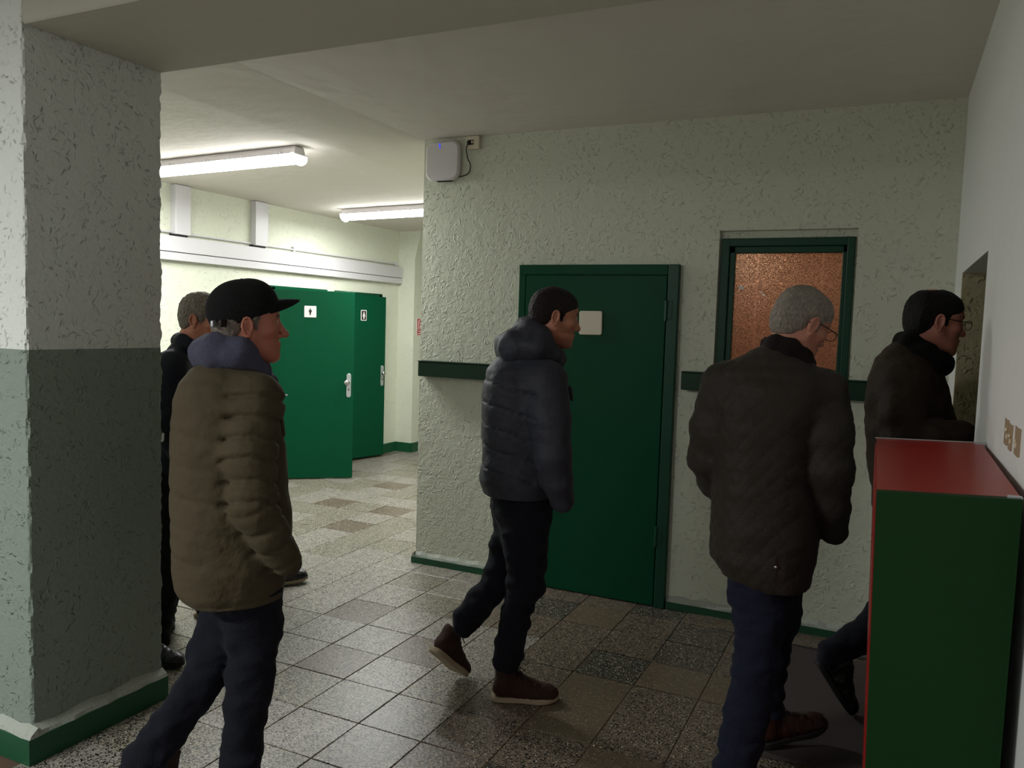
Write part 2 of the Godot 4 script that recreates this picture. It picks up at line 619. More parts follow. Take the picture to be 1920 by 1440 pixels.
func rough_end(y0: float, y1: float) -> ArrayMesh:
	# the free end of a thrown plaster wall: its two corners are knocked and uneven
	var f := FastNoiseLite.new()
	f.seed = 6
	f.frequency = 14.0
	f.fractal_octaves = 3
	var m := Mb.new()
	var rows := []
	var n := int((y1 - y0) / 0.012)
	for j in n + 1:
		var y := lerpf(y0, y1, float(j) / n)
		var a := f.get_noise_2d(y, 0.3) * 0.007
		var b := f.get_noise_2d(y, 5.1) * 0.007
		var r := 0.007 + absf(f.get_noise_2d(y, 9.0)) * 0.008
		rows.append([
			Vector3(-7.2, y, -1.79), Vector3(-2.76, y, -1.79), Vector3(-2.70 - r + a * 0.3, y, -1.79), Vector3(-2.70 - r * 0.3 + a, y, -1.79 - r * 0.3 + a), Vector3(-2.70, y, -1.79 - r),
			Vector3(-2.70, y, -1.85), Vector3(-2.70, y, -2.30),
			Vector3(-2.70, y, -2.36 + r), Vector3(-2.70 - r * 0.3 + b, y, -2.36 + r * 0.3 - b), Vector3(-2.70 - r, y, -2.36), Vector3(-2.76, y, -2.36), Vector3(-7.2, y, -2.36)])
	for j in n:
		for i in 11:
			var mid: Vector3 = (rows[j][i] + rows[j + 1][i + 1]) * 0.5
			m.quad(rows[j][i], rows[j][i + 1], rows[j + 1][i + 1], rows[j + 1][i], Vector3(minf(mid.x - 0.2, -2.9), mid.y, -2.075))
	for j in [0, n]:
		for i in [1, 2, 3, 4, 5, 6, 7, 8, 9]:
			m.quad(Vector3(-7.2, rows[j][0].y, -2.07), rows[j][i], rows[j][i + 1], Vector3(-7.2, rows[j][0].y, -2.071), Vector3(-3, (y0 + y1) / 2, -2.07))
	return m.done()


func build_shell() -> void:
	# ceilings
	var c := Mb.new()
	c.box(Vector3(-2.8, HIGH, -10.5), Vector3(2.4, 3.0, -2.36))
	c.prism([Vector2(-2.8, HIGH), Vector2(-3.35, 2.727), Vector2(-5.48, 2.685), Vector2(-7.2, 2.65), Vector2(-7.2, 3.0), Vector2(-2.8, 3.0)], -10.5, -2.36)
	structure(put("ceiling", c.done(), mat.ceiling), "white plaster ceiling over the hall")
	structure(put("ceiling_near", block(Vector3(-7.2, HIGH, -2.36), Vector3(2.4, 3.0, 3.2)), mat.near_white))
	# wall end on the left with its dado, and the beam
	structure(put("wall_divider", rough_end(1.476, HIGH), mat.wall_divider), "rough white plaster of the wall end, above the painted dado")
	structure(put("wall_dado", rough_end(0.0, 1.476), mat.dado), "grey green painted dado of the wall end")
	structure(put("trim_beam", block(Vector3(-2.70, 2.572, -2.36), Vector3(RIGHT_X, HIGH, -1.79), 0.006), mat.beam), "beam across the opening")
	# door wall: pieces around the window hole, and its return into the far hall
	structure(put("wall_door", boxes([
		[Vector3(-2.80, 0, -4.56), Vector3(-0.887, HIGH, WALL_Z)],
		[Vector3(-0.185, 0, -4.56), Vector3(0.80, HIGH, WALL_Z)],
		[Vector3(-0.887, 0, -4.56), Vector3(-0.185, 1.30, WALL_Z)],
		[Vector3(-0.887, 2.163, -4.56), Vector3(-0.185, HIGH, WALL_Z)],
		[Vector3(-2.80, 0, -4.80), Vector3(-0.860, HIGH, -4.56)],
		[Vector3(-0.210, 0, -4.80), Vector3(0.80, HIGH, -4.56)],
		[Vector3(-0.860, 0, -4.80), Vector3(-0.210, 1.31, -4.56)],
		[Vector3(-0.860, 2.105, -4.80), Vector3(-0.210, HIGH, -4.56)],
		[Vector3(-2.80, 0, -10.2), Vector3(-2.52, HIGH, -4.80)],
	]), mat.wall), "long rough plaster wall with the green door and the window")
	# right wall with the passage
	structure(put("wall_right", boxes([
		[Vector3(RIGHT_X, 0, -3.05), Vector3(0.75, HIGH, 3.2)],
		[Vector3(RIGHT_X, 0, WALL_Z), Vector3(0.75, HIGH, -4.115)],
		[Vector3(RIGHT_X, 1.905, -4.115), Vector3(0.75, HIGH, -3.05)],
	]), mat.wall_right), "pale wall on the right with a passage through it")
	structure(put("trim_reveal", boxes([[Vector3(RIGHT_X + 0.001, 0, -4.115), Vector3(0.75, 1.905, -4.10)]]), mat.reveal), "rough ochre plaster inside the passage")
	# the space behind the passage
	structure(put("wall_passage", boxes([
		[Vector3(2.2, 0, -4.8), Vector3(2.4, HIGH, -1.8)],
		[Vector3(0.75, 0, -4.8), Vector3(2.2, HIGH, WALL_Z)],
		[Vector3(0.75, 0, -2.0), Vector3(2.2, HIGH, -1.8)],
	]), mat.reveal))
	# toilet wall with two doorways
	structure(put("wall_toilet", boxes([
		[Vector3(-5.73, 0, -8.31), Vector3(LEFT_X, 2.75, -7.915)],
		[Vector3(-5.73, 0, -7.095), Vector3(LEFT_X, 2.75, -6.885)],
		[Vector3(-5.73, 0, -6.075), Vector3(LEFT_X, 2.75, -2.36)],
		[Vector3(-5.73, 1.905, -7.915), Vector3(LEFT_X, 2.75, -7.095)],
		[Vector3(-5.73, 1.905, -6.885), Vector3(LEFT_X, 2.75, -6.075)],
	]), mat.wall_far), "white plaster wall with the two toilet doors")
	structure(put("wall_closets", boxes([
		[Vector3(-7.2, 0, -8.31), Vector3(-7.0, 2.75, -2.36)],
		[Vector3(-7.0, 0, -7.04), Vector3(-5.73, 2.75, -6.94)],
		[Vector3(-7.0, 0, -5.9), Vector3(-5.73, 2.75, -5.8)],
		[Vector3(-7.0, 0, -8.31), Vector3(-5.73, 2.75, -8.2)],
	]), mat.wall_far))
	# short end wall whose head slants, and the end of the hall
	var e := Mb.new()
	e.prism([Vector2(-7.2, 0), Vector2(-5.25, 0), Vector2(-5.25, 2.365), Vector2(-5.165, 2.70), Vector2(-7.2, 2.70)], -9.4, -8.31)
	structure(put("wall_end", e.done(), mat.wall_far), "short white wall at the end of the toilet wall")
	structure(put("wall_back", boxes([[Vector3(-7.2, 0, -10.5), Vector3(-2.5, HIGH, -9.9)]]), mat.wall_far))
	# near room behind the camera
	structure(put("wall_near", boxes([[Vector3(-7.2, 0, 3.0), Vector3(0.75, HIGH, 3.2)], [Vector3(-7.2, 0, -1.79), Vector3(-7.0, HIGH, 3.0)]]), mat.near_white))
	# room behind the window: rust coloured panelling below, ochre above
	structure(put("wall_office", boxes([
		[Vector3(-2.52, 1.98, -6.6), Vector3(0.8, HIGH, -6.4)],
		[Vector3(0.3, 0, -6.4), Vector3(0.8, HIGH, -4.80)],
	]), mat.ochre), "ochre wall of the room behind the window")
	structure(put("trim_panelling", boxes([[Vector3(-2.52, 0, -6.6), Vector3(0.3, 1.98, -6.36)]]), mat.rust), "rust red panelling behind the window")
	# skirting: mortar ledge above a green painted strip
	ledge("baseboard_divider", [Vector3(-7.0, 0, -1.79), Vector3(-2.70, 0, -1.79), Vector3(-2.70, 0, -2.36)], 0.095, 0.034)
	ledge("baseboard_door_wall", [Vector3(-2.80, 0, -6.5), Vector3(-2.80, 0, WALL_Z), Vector3(-2.085, 0, WALL_Z)], 0.042, 0.022, true)
	ledge("baseboard_window_wall", [Vector3(-1.09, 0, WALL_Z), Vector3(RIGHT_X, 0, WALL_Z)], 0.042, 0.022, true)
	ledge("baseboard_toilet", [Vector3(LEFT_X, 0, -7.96), Vector3(LEFT_X, 0, -8.31), Vector3(-5.25, 0, -8.31), Vector3(-5.25, 0, -9.4)], 0.115, 0.018, true, false)
	ledge("baseboard_toilet_near", [Vector3(LEFT_X, 0, -2.4), Vector3(LEFT_X, 0, -6.02)], 0.115, 0.018, true, false)


func ledge(called: String, line: Array, high: float, out: float, flip := false, mortar := true) -> void:
	# pieces of skirting along a wall foot; the room lies on the side the corner opens to
	var s := Mb.new()
	var k := Mb.new()
	for i in line.size() - 1:
		var a: Vector3 = line[i]
		var b: Vector3 = line[i + 1]
		var d := (b - a).normalized()
		var n := Vector3(-d.z, 0, d.x)
		if called == "baseboard_divider" and i == 0:
			n = Vector3.BACK
		if called == "baseboard_divider" and i == 1:
			n = Vector3.RIGHT
		if called == "baseboard_door_wall":
			n = Vector3.LEFT if i == 0 else Vector3.BACK
		if called == "baseboard_window_wall":
			n = Vector3.BACK
		if called.begins_with("baseboard_toilet"):
			n = Vector3.BACK if i == 1 else Vector3.RIGHT
		var a2 := a
		var b2 := b
		if i < line.size() - 2 and mortar:
			b2 += d * out
		var up := Vector3(0, high, 0)
		s.hexa([a2, b2, b2 + n * out, a2 + n * out, a2 + up, b2 + up, b2 + n * out + up, a2 + n * out + up])
		if mortar:
			var steps := int(ceil(a2.distance_to(b2) / 0.05))
			for j in steps:
				var p := a2.lerp(b2, float(j) / steps)
				var q := a2.lerp(b2, float(j + 1) / steps)
				var w0 := out * (0.9 + 0.12 * sin(p.x * 31.0 + p.z * 47.0))
				var w1 := out * (0.9 + 0.12 * sin(q.x * 31.0 + q.z * 47.0))
				var h0 := Vector3(0, 0.022 + 0.004 * sin(p.x * 43.0 + p.z * 29.0), 0)
				var h1 := Vector3(0, 0.022 + 0.004 * sin(q.x * 43.0 + q.z * 29.0), 0)
				k.hexa([p + up, q + up, q + up + n * w1, p + up + n * w0, p + up + h0 * 1.5, q + up + h1 * 1.5, q + up + n * w1 * 0.8 + h1 * 0.6, p + up + n * w0 * 0.8 + h0 * 0.6])
	var o := put(called, s.done(), mat.skirting)
	structure(o)
	if mortar:
		put("mortar_ledge", k.done(), mat.mortar, o)


# ---------------------------------------------------------------- floor of terrazzo tiles
func build_floor() -> void:
	var f := put("floor", block(Vector3(-7.2, -0.25, -10.5), Vector3(2.4, -0.0032, 3.2)), mat.grout)
	structure(f, "terrazzo tile floor")
	var shapes := []
	for k in 12:
		shapes.append(tile_mesh(Vector2(rng.randf(), rng.randf()), k % 4))
	var spots := []
	for i in range(-15, 17):
		for j in range(-20, 27):
			var x := -2.718 + TILE * (i + 0.5)
			var z := -2.565 - TILE * (j + 0.5)
			if x < -7.0 or x > 2.0 or z > 3.0 or z < -9.8:
				continue
			if x > 0.27 + TILE * 0.6 and (z > -2.9 or z < -4.2):
				continue
			if x < -2.7 and z > -2.36 and z < -1.79 and x > -6.9:
				continue
			if x < -5.6 and z < -2.3:
				continue
			if x > -2.65 and z < -4.55:
				continue
			spots.append(Vector3(x, 0, z))
	# those the picture shows largest come first
	var order := []
	for p in spots:
		var d: Vector3 = p - Vector3(0, 1.62, 0)
		var ahead := d.x * -0.4253 + d.z * -0.905
		var side := d.x * 0.905 + d.z * -0.4253
		var seen: bool = ahead > 2.55 and absf(side) < ahead * 0.66 and p.x > -5.5 and p.x < 0.6 and not (p.z > -2.3 and p.x < -2.7)
		if p.x < -2.62 and p.z > -3.6 and side < -0.45 * ahead:
			seen = false
		order.append([ahead if seen else ahead + 100.0 + absf(d.z), p])
	order.sort_custom(func(a, b): return a[0] < b[0])
	var rest := [Mb.new(), Mb.new(), Mb.new(), Mb.new(), Mb.new()]
	for k in order.size():
		var p: Vector3 = order[k][1]
		var kind := tile_kind(p)
		var turn := rng.randi() % 12
		var dip := Vector3(0, rng.randf_range(-0.0012, 0.0008), 0)
		var tilt := Vector3(rng.randf_range(-0.0016, 0.0016), 0, rng.randf_range(-0.0016, 0.0016))
		if k < 300:
			var o := put("tile", shapes[turn], mat.tiles[kind], f)
			o.position = p + dip
			o.rotation = tilt
		else:
			var src: Array = (shapes[turn] as ArrayMesh).surface_get_arrays(0)
			var r: Mb = rest[kind]
			for q in src[Mesh.ARRAY_VERTEX]:
				r.v.append(q + p + dip)
			r.n.append_array(src[Mesh.ARRAY_NORMAL])
			r.u.append_array(src[Mesh.ARRAY_TEX_UV])
			r.c.append_array(src[Mesh.ARRAY_COLOR])
	var all := ArrayMesh.new()
	var used := 0
	for k in rest.size():
		if rest[k].v.size() > 0:
			var a := []
			a.resize(Mesh.ARRAY_MAX)
			a[Mesh.ARRAY_VERTEX] = rest[k].v
			a[Mesh.ARRAY_NORMAL] = rest[k].n
			a[Mesh.ARRAY_TEX_UV] = rest[k].u
			all.add_surface_from_arrays(Mesh.PRIMITIVE_TRIANGLES, a)
			all.surface_set_material(used, mat.tiles[k])
			used += 1
	var far := MeshInstance3D.new()
	far.name = "tiles_beyond"
	far.mesh = all
	far.set_meta("kind", "stuff")
	f.add_child(far, true)
	# rubber mat in front of the passage
	var o := thing("floor_mat", "dark rubber floor mat on the tiles in front of the passage", "mat", Vector3(0.1, 0, -3.68))
	var m := Mb.new()
	m.hexa([Vector3(-0.478, 0.002, 0.598), Vector3(0.75, 0.002, 0.50), Vector3(0.75, 0.002, -0.42), Vector3(-0.478, 0.002, -0.593), Vector3(-0.473, 0.013, 0.590), Vector3(0.75, 0.013, 0.49), Vector3(0.75, 0.013, -0.41), Vector3(-0.473, 0.013, -0.585)])
	put("pad", m.done(), mat.mat_rubber, o)
	var e := Mb.new()
	e.hexa([Vector3(-0.478, 0.002, -0.593), Vector3(0.165, 0.002, -0.60), Vector3(0.165, 0.002, -0.635), Vector3(-0.478, 0.002, -0.628), Vector3(-0.478, 0.015, -0.593), Vector3(0.165, 0.015, -0.60), Vector3(0.165, 0.004, -0.635), Vector3(-0.478, 0.004, -0.628)])
	put("edge_strip", e.done(), mat.mat_edge, o)


func tile_mesh(shift: Vector2, quarter: int) -> ArrayMesh:
	var m := Mb.new()
	var h := TILE / 2 - 0.0021
	var b := 0.0018
	var lo := -0.012
	var c := []
	for s in [Vector2(-1, -1), Vector2(1, -1), Vector2(1, 1), Vector2(-1, 1)]:
		c.append(s)
	m.quad(V(c[0] * (h - b), 0), V(c[1] * (h - b), 0), V(c[2] * (h - b), 0), V(c[3] * (h - b), 0), Vector3(0, -1, 0))
	for k in 4:
		var a: Vector2 = c[k]
		var d: Vector2 = c[(k + 1) % 4]
		m.quad(V(a * (h - b), 0), V(d * (h - b), 0), V(d * h, -b * 0.7), V(a * h, -b * 0.7), Vector3(0, -0.3, 0))
		m.quad(V(a * h, -b * 0.7), V(d * h, -b * 0.7), V(d * h, lo), V(a * h, lo), Vector3(0, lo, 0))
	for i in m.u.size():
		m.u[i] = (m.u[i] / 0.62).rotated(PI / 2 * quarter) + shift
	return m.done()


func V(p: Vector2, y: float) -> Vector3:
	return Vector3(p.x, y, p.y)


func tile_kind(p: Vector3) -> int:
	var r := rng.randf()
	if p.z < -4.5:
		return 0 if r < 0.45 else (1 if r < 0.9 else 2)
	if p.x > -1.45 or (p.x > -2.1 and p.z < -3.6):
		return 2 if r < 0.56 else (3 if r < 0.86 else 4)
	return 0 if r < 0.72 else (1 if r < 0.94 else 2)


# ---------------------------------------------------------------- doors and window
func build_openings() -> void:
	toilet_door("door_1", Vector3(-5.47, 0.012, -6.077), 39.6, 1.868, 0, "green toilet door standing wide open, nearer to the camera")
	toilet_door("door_2", Vector3(-5.53, 0.025, -7.095), 77.5, 1.852, 1, "green toilet door ajar behind the wide open one")
	# frames in the two doorways
	for z in [-6.075, -7.095]:
		var fr := Mb.new()
		fr.soft_box(Vector3(-5.60, 0, z - 0.045), Vector3(-5.455, 1.905, z + 0.03), 0.006)
		fr.soft_box(Vector3(-5.60, 0, z - 0.85), Vector3(-5.455, 1.905, z - 0.785), 0.006)
		fr.soft_box(Vector3(-5.60, 1.86, z - 0.85), Vector3(-5.455, 1.915, z + 0.03), 0.006)
		var f := put("trim_1", fr.done(), mat.toilet_green)
		structure(f, "green steel frame of a toilet doorway")
	# the closed green door
	var d := Node3D.new()
	d.name = "door_3"
	add_child(d)
	structure(d, "closed dark green door with a blank cream plate")
	d.position = Vector3(-1.585, 0, WALL_Z)
	put("leaf", block(Vector3(-0.447, 0.006, 0.004), Vector3(0.424, 1.914, 0.036), 0.003), mat.green, d)
	put("jamb", block(Vector3(0.4305, 0, 0), Vector3(0.492, 1.978, 0.04), 0.004), mat.frame_green, d)
	put("jamb", block(Vector3(-0.497, 0, 0), Vector3(-0.451, 1.978, 0.034), 0.004), mat.green, d)
	put("head_bar", block(Vector3(-0.497, 1.9175, 0), Vector3(0.428, 1.978, 0.036), 0.004), mat.green, d)
	put("shadow_gap", block(Vector3(0.4235, 0, 0), Vector3(0.431, 1.92, 0.006)), mat.gap, d)
	for y in [0.36, 1.66]:
		var h := Mb.new()
		h.tube([Vector3(0.428, y, 0.042), Vector3(0.428, y + 0.115, 0.042)], 0.0105, 12)
		h.soft_box(Vector3(0.428, y + 0.005, 0.034), Vector3(0.462, y + 0.11, 0.043), 0.002)
		put("hinge", h.done(), mat.frame_green, d)
	var pl := Mb.new()
	pl.t = Transform3D(Basis(Vector3.BACK, 0.012), Vector3(-0.019, 1.636, 0))
	pl.prism(round_rect(0.142, 0.140, 0.012), 0.037, 0.050, 0.003, true)
	put("blank_plate", pl.done(), mat.beige_plastic, d)
	# window with rippled glass
	var w := Node3D.new()
	w.name = "window_1"
	add_child(w)
	structure(w, "green framed inside window with rippled glass, rust red behind")
	w.position = Vector3(-0.533, 0, WALL_Z - 0.028)
	var bars := [[-0.345, -0.300, 1.30, 2.122], [0.300, 0.338, 1.30, 2.122]]
	for b in bars:
		put("frame_post", block(Vector3(b[0], b[2], -0.05), Vector3(b[1], b[3], 0.012), 0.004), mat.frame_green, w)
	put("frame_head", block(Vector3(-0.345, 2.078, -0.05), Vector3(0.338, 2.122, 0.010), 0.004), mat.frame_green, w)
	put("frame_foot", block(Vector3(-0.345, 1.30, -0.05), Vector3(0.338, 1.345, 0.010), 0.004), mat.frame_green, w)
	for b in [[-0.300, -0.270], [0.280, 0.300]]:
		put("sash_post", block(Vector3(b[0], 1.345, -0.045), Vector3(b[1], 2.078, -0.004), 0.003), mat.frame_green, w)
	put("sash_rail", block(Vector3(-0.300, 2.042, -0.045), Vector3(0.300, 2.078, -0.004), 0.003), mat.frame_green, w)
	put("sash_rail", block(Vector3(-0.300, 1.345, -0.045), Vector3(0.300, 1.385, -0.004), 0.003), mat.frame_green, w)
	put("pane", block(Vector3(-0.272, 1.383, -0.026), Vector3(0.282, 2.044, -0.021)), mat.glass, w)
	for s in [[Vector2(-0.232, 1.855), [Vector2(-0.012, -0.008), Vector2(0.012, -0.009), Vector2(0.015, 0.004), Vector2(-0.002, 0.011), Vector2(-0.017, 0.009)]], [Vector2(-0.118, 1.824), [Vector2(0.017, -0.019), Vector2(0.013, -0.003), Vector2(-0.008, 0.011), Vector2(-0.019, 0.012), Vector2(0.001, -0.004)]]]:  # white flecks on the pane: lamp reflections put in as colour
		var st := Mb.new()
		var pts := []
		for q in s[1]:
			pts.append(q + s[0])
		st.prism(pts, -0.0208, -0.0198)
		put("painted_glint", st.done(), mat.sign_white, w)


func toilet_door(called: String, hinge: Vector3, degrees: float, high: float, sign_kind: int, label: String) -> void:
	var d := Node3D.new()
	d.name = called
	add_child(d)
	structure(d, label)
	d.position = hinge
	d.rotation.y = deg_to_rad(degrees)
	put("leaf", block(Vector3(0, 0, -0.04), Vector3(0.80, high, 0), 0.003), mat.toilet_green, d)
	# lock plate with knob and keyhole
	var p := Mb.new()
	p.t = Transform3D(Basis(), Vector3(0.752, 0.935, 0))
	p.prism(round_rect(0.044, 0.24, 0.021), 0.0, 0.008, 0.002, true)
	var plate := put("lock_plate", p.done(), mat.alu, d)
	var k := Mb.new()
	k.t = Transform3D(Basis(Vector3.RIGHT, PI / 2), Vector3(0.752, 0.967, 0.006))
	k.lathe([Vector2(0.013, 0.0), Vector2(0.012, 0.02), Vector2(0.011, 0.03)], 16)
	k.t = Transform3D(Basis(), Vector3(0.752, 0.967, 0.036))
	k.tube([Vector3(0, 0, 0), Vector3(-0.012, 0, 0.012)], 0.011, 12)
	k.sphere(Vector3(-0.026, 0, 0.022), Vector3(0.027, 0.027, 0.020), 20)
	put("knob", k.done(), mat.steel, d)
	var h := Mb.new()
	h.t = Transform3D(Basis(), Vector3(0.752, 0.895, 0))
	h.prism(circle(0.007, 14), 0.008, 0.0095)
	h.prism([Vector2(-0.003, -0.014), Vector2(0.003, -0.014), Vector2(0.003, 0), Vector2(-0.003, 0)], 0.008, 0.0095)
	put("keyhole", h.done(), mat.black, plate)
	# pictogram
	if sign_kind == 0:
		var s := Mb.new()
		s.t = Transform3D(Basis(), Vector3(0.37, 1.660, 0))
		s.prism(round_rect(0.115, 0.112, 0.006), 0.0, 0.004, 0.001, true)
		var plate2 := put("sign_plate", s.done(), mat.sign_white, d)
		put("pictogram", figure(Vector3(0.37, 1.660, 0.004), 0.066, false), mat.black, plate2)
	else:
		var s := Mb.new()
		s.t = Transform3D(Basis(), Vector3(0.455, 1.632, 0))
		s.prism(round_rect(0.085, 0.120, 0.008), 0.0, 0.004, 0.001, true)
		var plate2 := put("sign_plate", s.done(), mat.sign_white, d)
		var b := Mb.new()
		b.t = s.t
		b.prism(round_rect(0.066, 0.102, 0.004), 0.004, 0.005)
		put("sign_field", b.done(), mat.black, plate2)
		put("pictogram", figure(Vector3(0.455, 1.632, 0.005), 0.082, true), mat.sign_white, plate2)


func figure(at: Vector3, high: float, skirt: bool) -> ArrayMesh:
	var m := Mb.new()
	m.t = Transform3D(Basis.from_scale(Vector3(high, high, 1)), at)
	m.prism(circle(0.095, 16, Vector2(0, 0.40)), 0.0, 0.0012)
	var half := [Vector2(0.10, 0.28), Vector2(0.20, 0.22), Vector2(0.24, -0.06), Vector2(0.17, -0.08), Vector2(0.13, 0.08), Vector2(0.13, -0.20), Vector2(0.10, -0.22), Vector2(0.09, -0.50), Vector2(0.02, -0.50)]
	if skirt:
		half = [Vector2(0.09, 0.29), Vector2(0.15, 0.22), Vector2(0.19, -0.02), Vector2(0.24, -0.18), Vector2(0.11, -0.18), Vector2(0.10, -0.50), Vector2(0.02, -0.50)]
	var p := half.duplicate()
	for i in half.size():
		var q: Vector2 = half[half.size() - 1 - i]
		p.append(Vector2(-q.x, q.y))
	m.prism(p, 0.0, 0.0012)
	return m.done()


# ---------------------------------------------------------------- things on the walls
func build_wall_fittings() -> void:
	# two green leaning rails on the door wall
	var r := thing("leaning_rail", "short dark green wooden rail on the wall left of the door", "rail", Vector3(-2.445, 1.306, WALL_Z), 0.0, "green wooden rails along the door wall")
	put("board", block(Vector3(-0.33, -0.048, 0), Vector3(0.33, 0.048, 0.065), 0.004), mat.rail, r)
	put("top_lath", block(Vector3(-0.332, 0.048, 0), Vector3(0.332, 0.054, 0.067), 0.001), mat.rail, r)
	r = thing("leaning_rail", "long dark green wooden rail running under the window", "rail", Vector3(-0.39, 1.327, WALL_Z), 0.0, "green wooden rails along the door wall")
	put("board", block(Vector3(-0.66, -0.049, 0), Vector3(0.66, 0.049, 0.065), 0.004), mat.rail, r)
	put("top_lath", block(Vector3(-0.662, 0.049, 0), Vector3(0.66, 0.054, 0.067), 0.001), mat.rail, r)
	# wireless access point, its wall socket and lead
	var a := thing("access_point", "white rounded wireless access point high on the wall corner, blue light on", "access point", Vector3(-2.642, 2.634, WALL_Z))
	var m := Mb.new()
	m.prism(round_rect(0.228, 0.228, 0.05, 8), 0.0, 0.012, 0.001, true)
	put("back_plate", m.done(), mat.white_plastic, a)
	m = Mb.new()
	m.prism(round_rect(0.245, 0.245, 0.055, 8), 0.010, 0.046, 0.012, true)
	put("cover", m.done(), mat.white_plastic, a)
	m = Mb.new()
	m.t = Transform3D(Basis(Vector3.BACK, 0.12), Vector3(-0.018, 0.093, 0))
	m.prism(round_rect(0.006, 0.030, 0.003, 4), 0.046, 0.0475, 0.0, true)
	put("status_light", m.done(), mat.led, a)
	m = Mb.new()
	m.box(Vector3(-0.045, -0.126, 0.006), Vector3(0.06, -0.1145, 0.030))
	put("port_slot", m.done(), mat.gap, a)
	var s := thing("wall_socket", "cream network socket just under the ceiling with a lead plugged in", "socket", Vector3(-2.436, 2.737, WALL_Z))
	m = Mb.new()
	m.prism(round_rect(0.094, 0.082, 0.006), 0.0, 0.030, 0.003, true)
	put("box", m.done(), mat.beige_plastic, s)
	put("opening", block(Vector3(-0.030, -0.014, 0.0295), Vector3(0.010, 0.016, 0.031)), mat.gap, s)
	put("jack", block(Vector3(-0.007, -0.005, 0.029), Vector3(0.008, 0.011, 0.034), 0.001), mat.beige_plastic, s)
	var l := thing("network_lead", "thin dark lead hanging from the socket to the access point", "cable", Vector3(-2.452, 2.735, WALL_Z + 0.03))
	m = Mb.new()
	m.soft_box(Vector3(-0.013, -0.012, 0.0), Vector3(0.004, 0.010, 0.016), 0.002)
	put("plug", m.done(), mat.black, l)
	m = Mb.new()
	var c := Curve3D.new()
	c.add_point(Vector3(-0.004, -0.008, 0.012), Vector3.ZERO, Vector3(-0.03, -0.03, 0.0))
	c.add_point(Vector3(-0.018, -0.085, -0.005), Vector3(-0.002, 0.03, 0), Vector3(0.006, -0.03, 0))
	c.add_point(Vector3(-0.002, -0.145, -0.018), Vector3(0.002, 0.03, 0), Vector3(-0.004, -0.03, 0))
	c.add_point(Vector3(-0.028, -0.190, -0.018), Vector3(0.02, 0.012, 0), Vector3(-0.02, -0.008, 0))
	c.add_point(Vector3(-0.078, -0.203, -0.012))
	m.tube(Array(c.tessellate(4, 2)), 0.0032, 8)
	put("cord", m.done(), mat.black, l)
	# cable ducts on the toilet wall
	var t := thing("cable_duct", "long white two part cable duct across the toilet wall above the doors", "duct", Vector3(LEFT_X + 0.001, 2.055, -5.36))
	put("lower_cover", block(Vector3(0, 0, -2.945), Vector3(0.055, 0.066, 2.9), 0.003), mat.duct, t)
	put("upper_cover", block(Vector3(0, 0.071, -2.945), Vector3(0.062, 0.200, 2.9), 0.003), mat.duct, t)
	put("joint", block(Vector3(0, 0.06, -2.94), Vector3(0.045, 0.075, 2.9)), mat.gap, t)
	var g := "white ducts that rise to the ceiling"
	for q in [[-4.96, 0.16, "white upright duct from the long duct to the ceiling, nearer to the wall end"], [-5.89, 0.17, "white upright duct from the long duct to the ceiling, second from the wall end"]]:
		var d := thing("riser_duct", q[2], "duct", Vector3(LEFT_X, 2.255, q[0]), 0.0, g)
		put("cover", block(Vector3(0.0, 0.018, -q[1] / 2), Vector3(0.062, 0.427, q[1] / 2), 0.003), mat.duct, d)
		put("collar", block(Vector3(0.0, -0.002, -q[1] / 2 + 0.02), Vector3(0.045, 0.02, q[1] / 2 + 0.015)), mat.gap, d)
	var pipe := thing("conduit_pipe", "thin white conduit pipe clipped to the wall above the long duct", "pipe", Vector3(LEFT_X, 2.287, -5.36))
	m = Mb.new()
	m.tube([Vector3(0.02, 0, -2.90), Vector3(0.02, 0, -0.62)], 0.0085, 10)
	m.tube([Vector3(0.02, 0, -0.44), Vector3(0.02, 0, 0.31)], 0.0085, 10)
	m.tube([Vector3(0.02, 0, 0.49), Vector3(0.02, 0, 2.9)], 0.0085, 10)
	put("tube", m.done(), mat.duct, pipe)
	for z in [-2.86, -1.02, 2.0]:
		m = Mb.new()
		m.soft_box(Vector3(0, -0.02, z - 0.012), Vector3(0.034, 0.028, z + 0.012), 0.003)
		put("clip", m.done(), mat.duct, pipe)
	# fire extinguisher sign
	var f := thing("fire_sign", "small red fire extinguisher sign at the far corner, beside the door wall edge", "sign", Vector3(-5.25, 1.538, -8.447), PI / 2)
	m = Mb.new()
	m.prism(round_rect(0.132, 0.214, 0.004), 0.0, 0.003, 0.001, true)
	put("panel", m.done(), mat.sign_white, f)
	put("field", block(Vector3(-0.058, -0.020, 0.003), Vector3(0.058, 0.099, 0.004)), mat.red_sign, f)
	put("field", block(Vector3(-0.058, -0.099, 0.003), Vector3(0.058, -0.028, 0.004)), mat.red_sign, f)
	m = Mb.new()      # bottle with hose
	for b in [[Vector3(-0.034, -0.010, 0.0045), Vector3(-0.034, 0.058, 0.0045)], [Vector3(0.0, -0.010, 0.0045), Vector3(0.004, 0.05, 0.0045)], [Vector3(-0.034, -0.010, 0.0045), Vector3(0.0, -0.010, 0.0045)]]:
		m.tube(b, 0.004, 6)
	m.tube([Vector3(-0.034, 0.058, 0.0045), Vector3(-0.018, 0.085, 0.0045), Vector3(0.010, 0.088, 0.0045), Vector3(0.034, 0.062, 0.0045), Vector3(0.032, 0.025, 0.0045), Vector3(0.004, -0.006, 0.0045)], 0.004, 6)
	m.tube([Vector3(-0.022, 0.085, 0.0045), Vector3(-0.014, 0.055, 0.0045), Vector3(0.004, 0.048, 0.0045)], 0.004, 6)
	put("pictogram", m.done(), mat.sign_white, f)
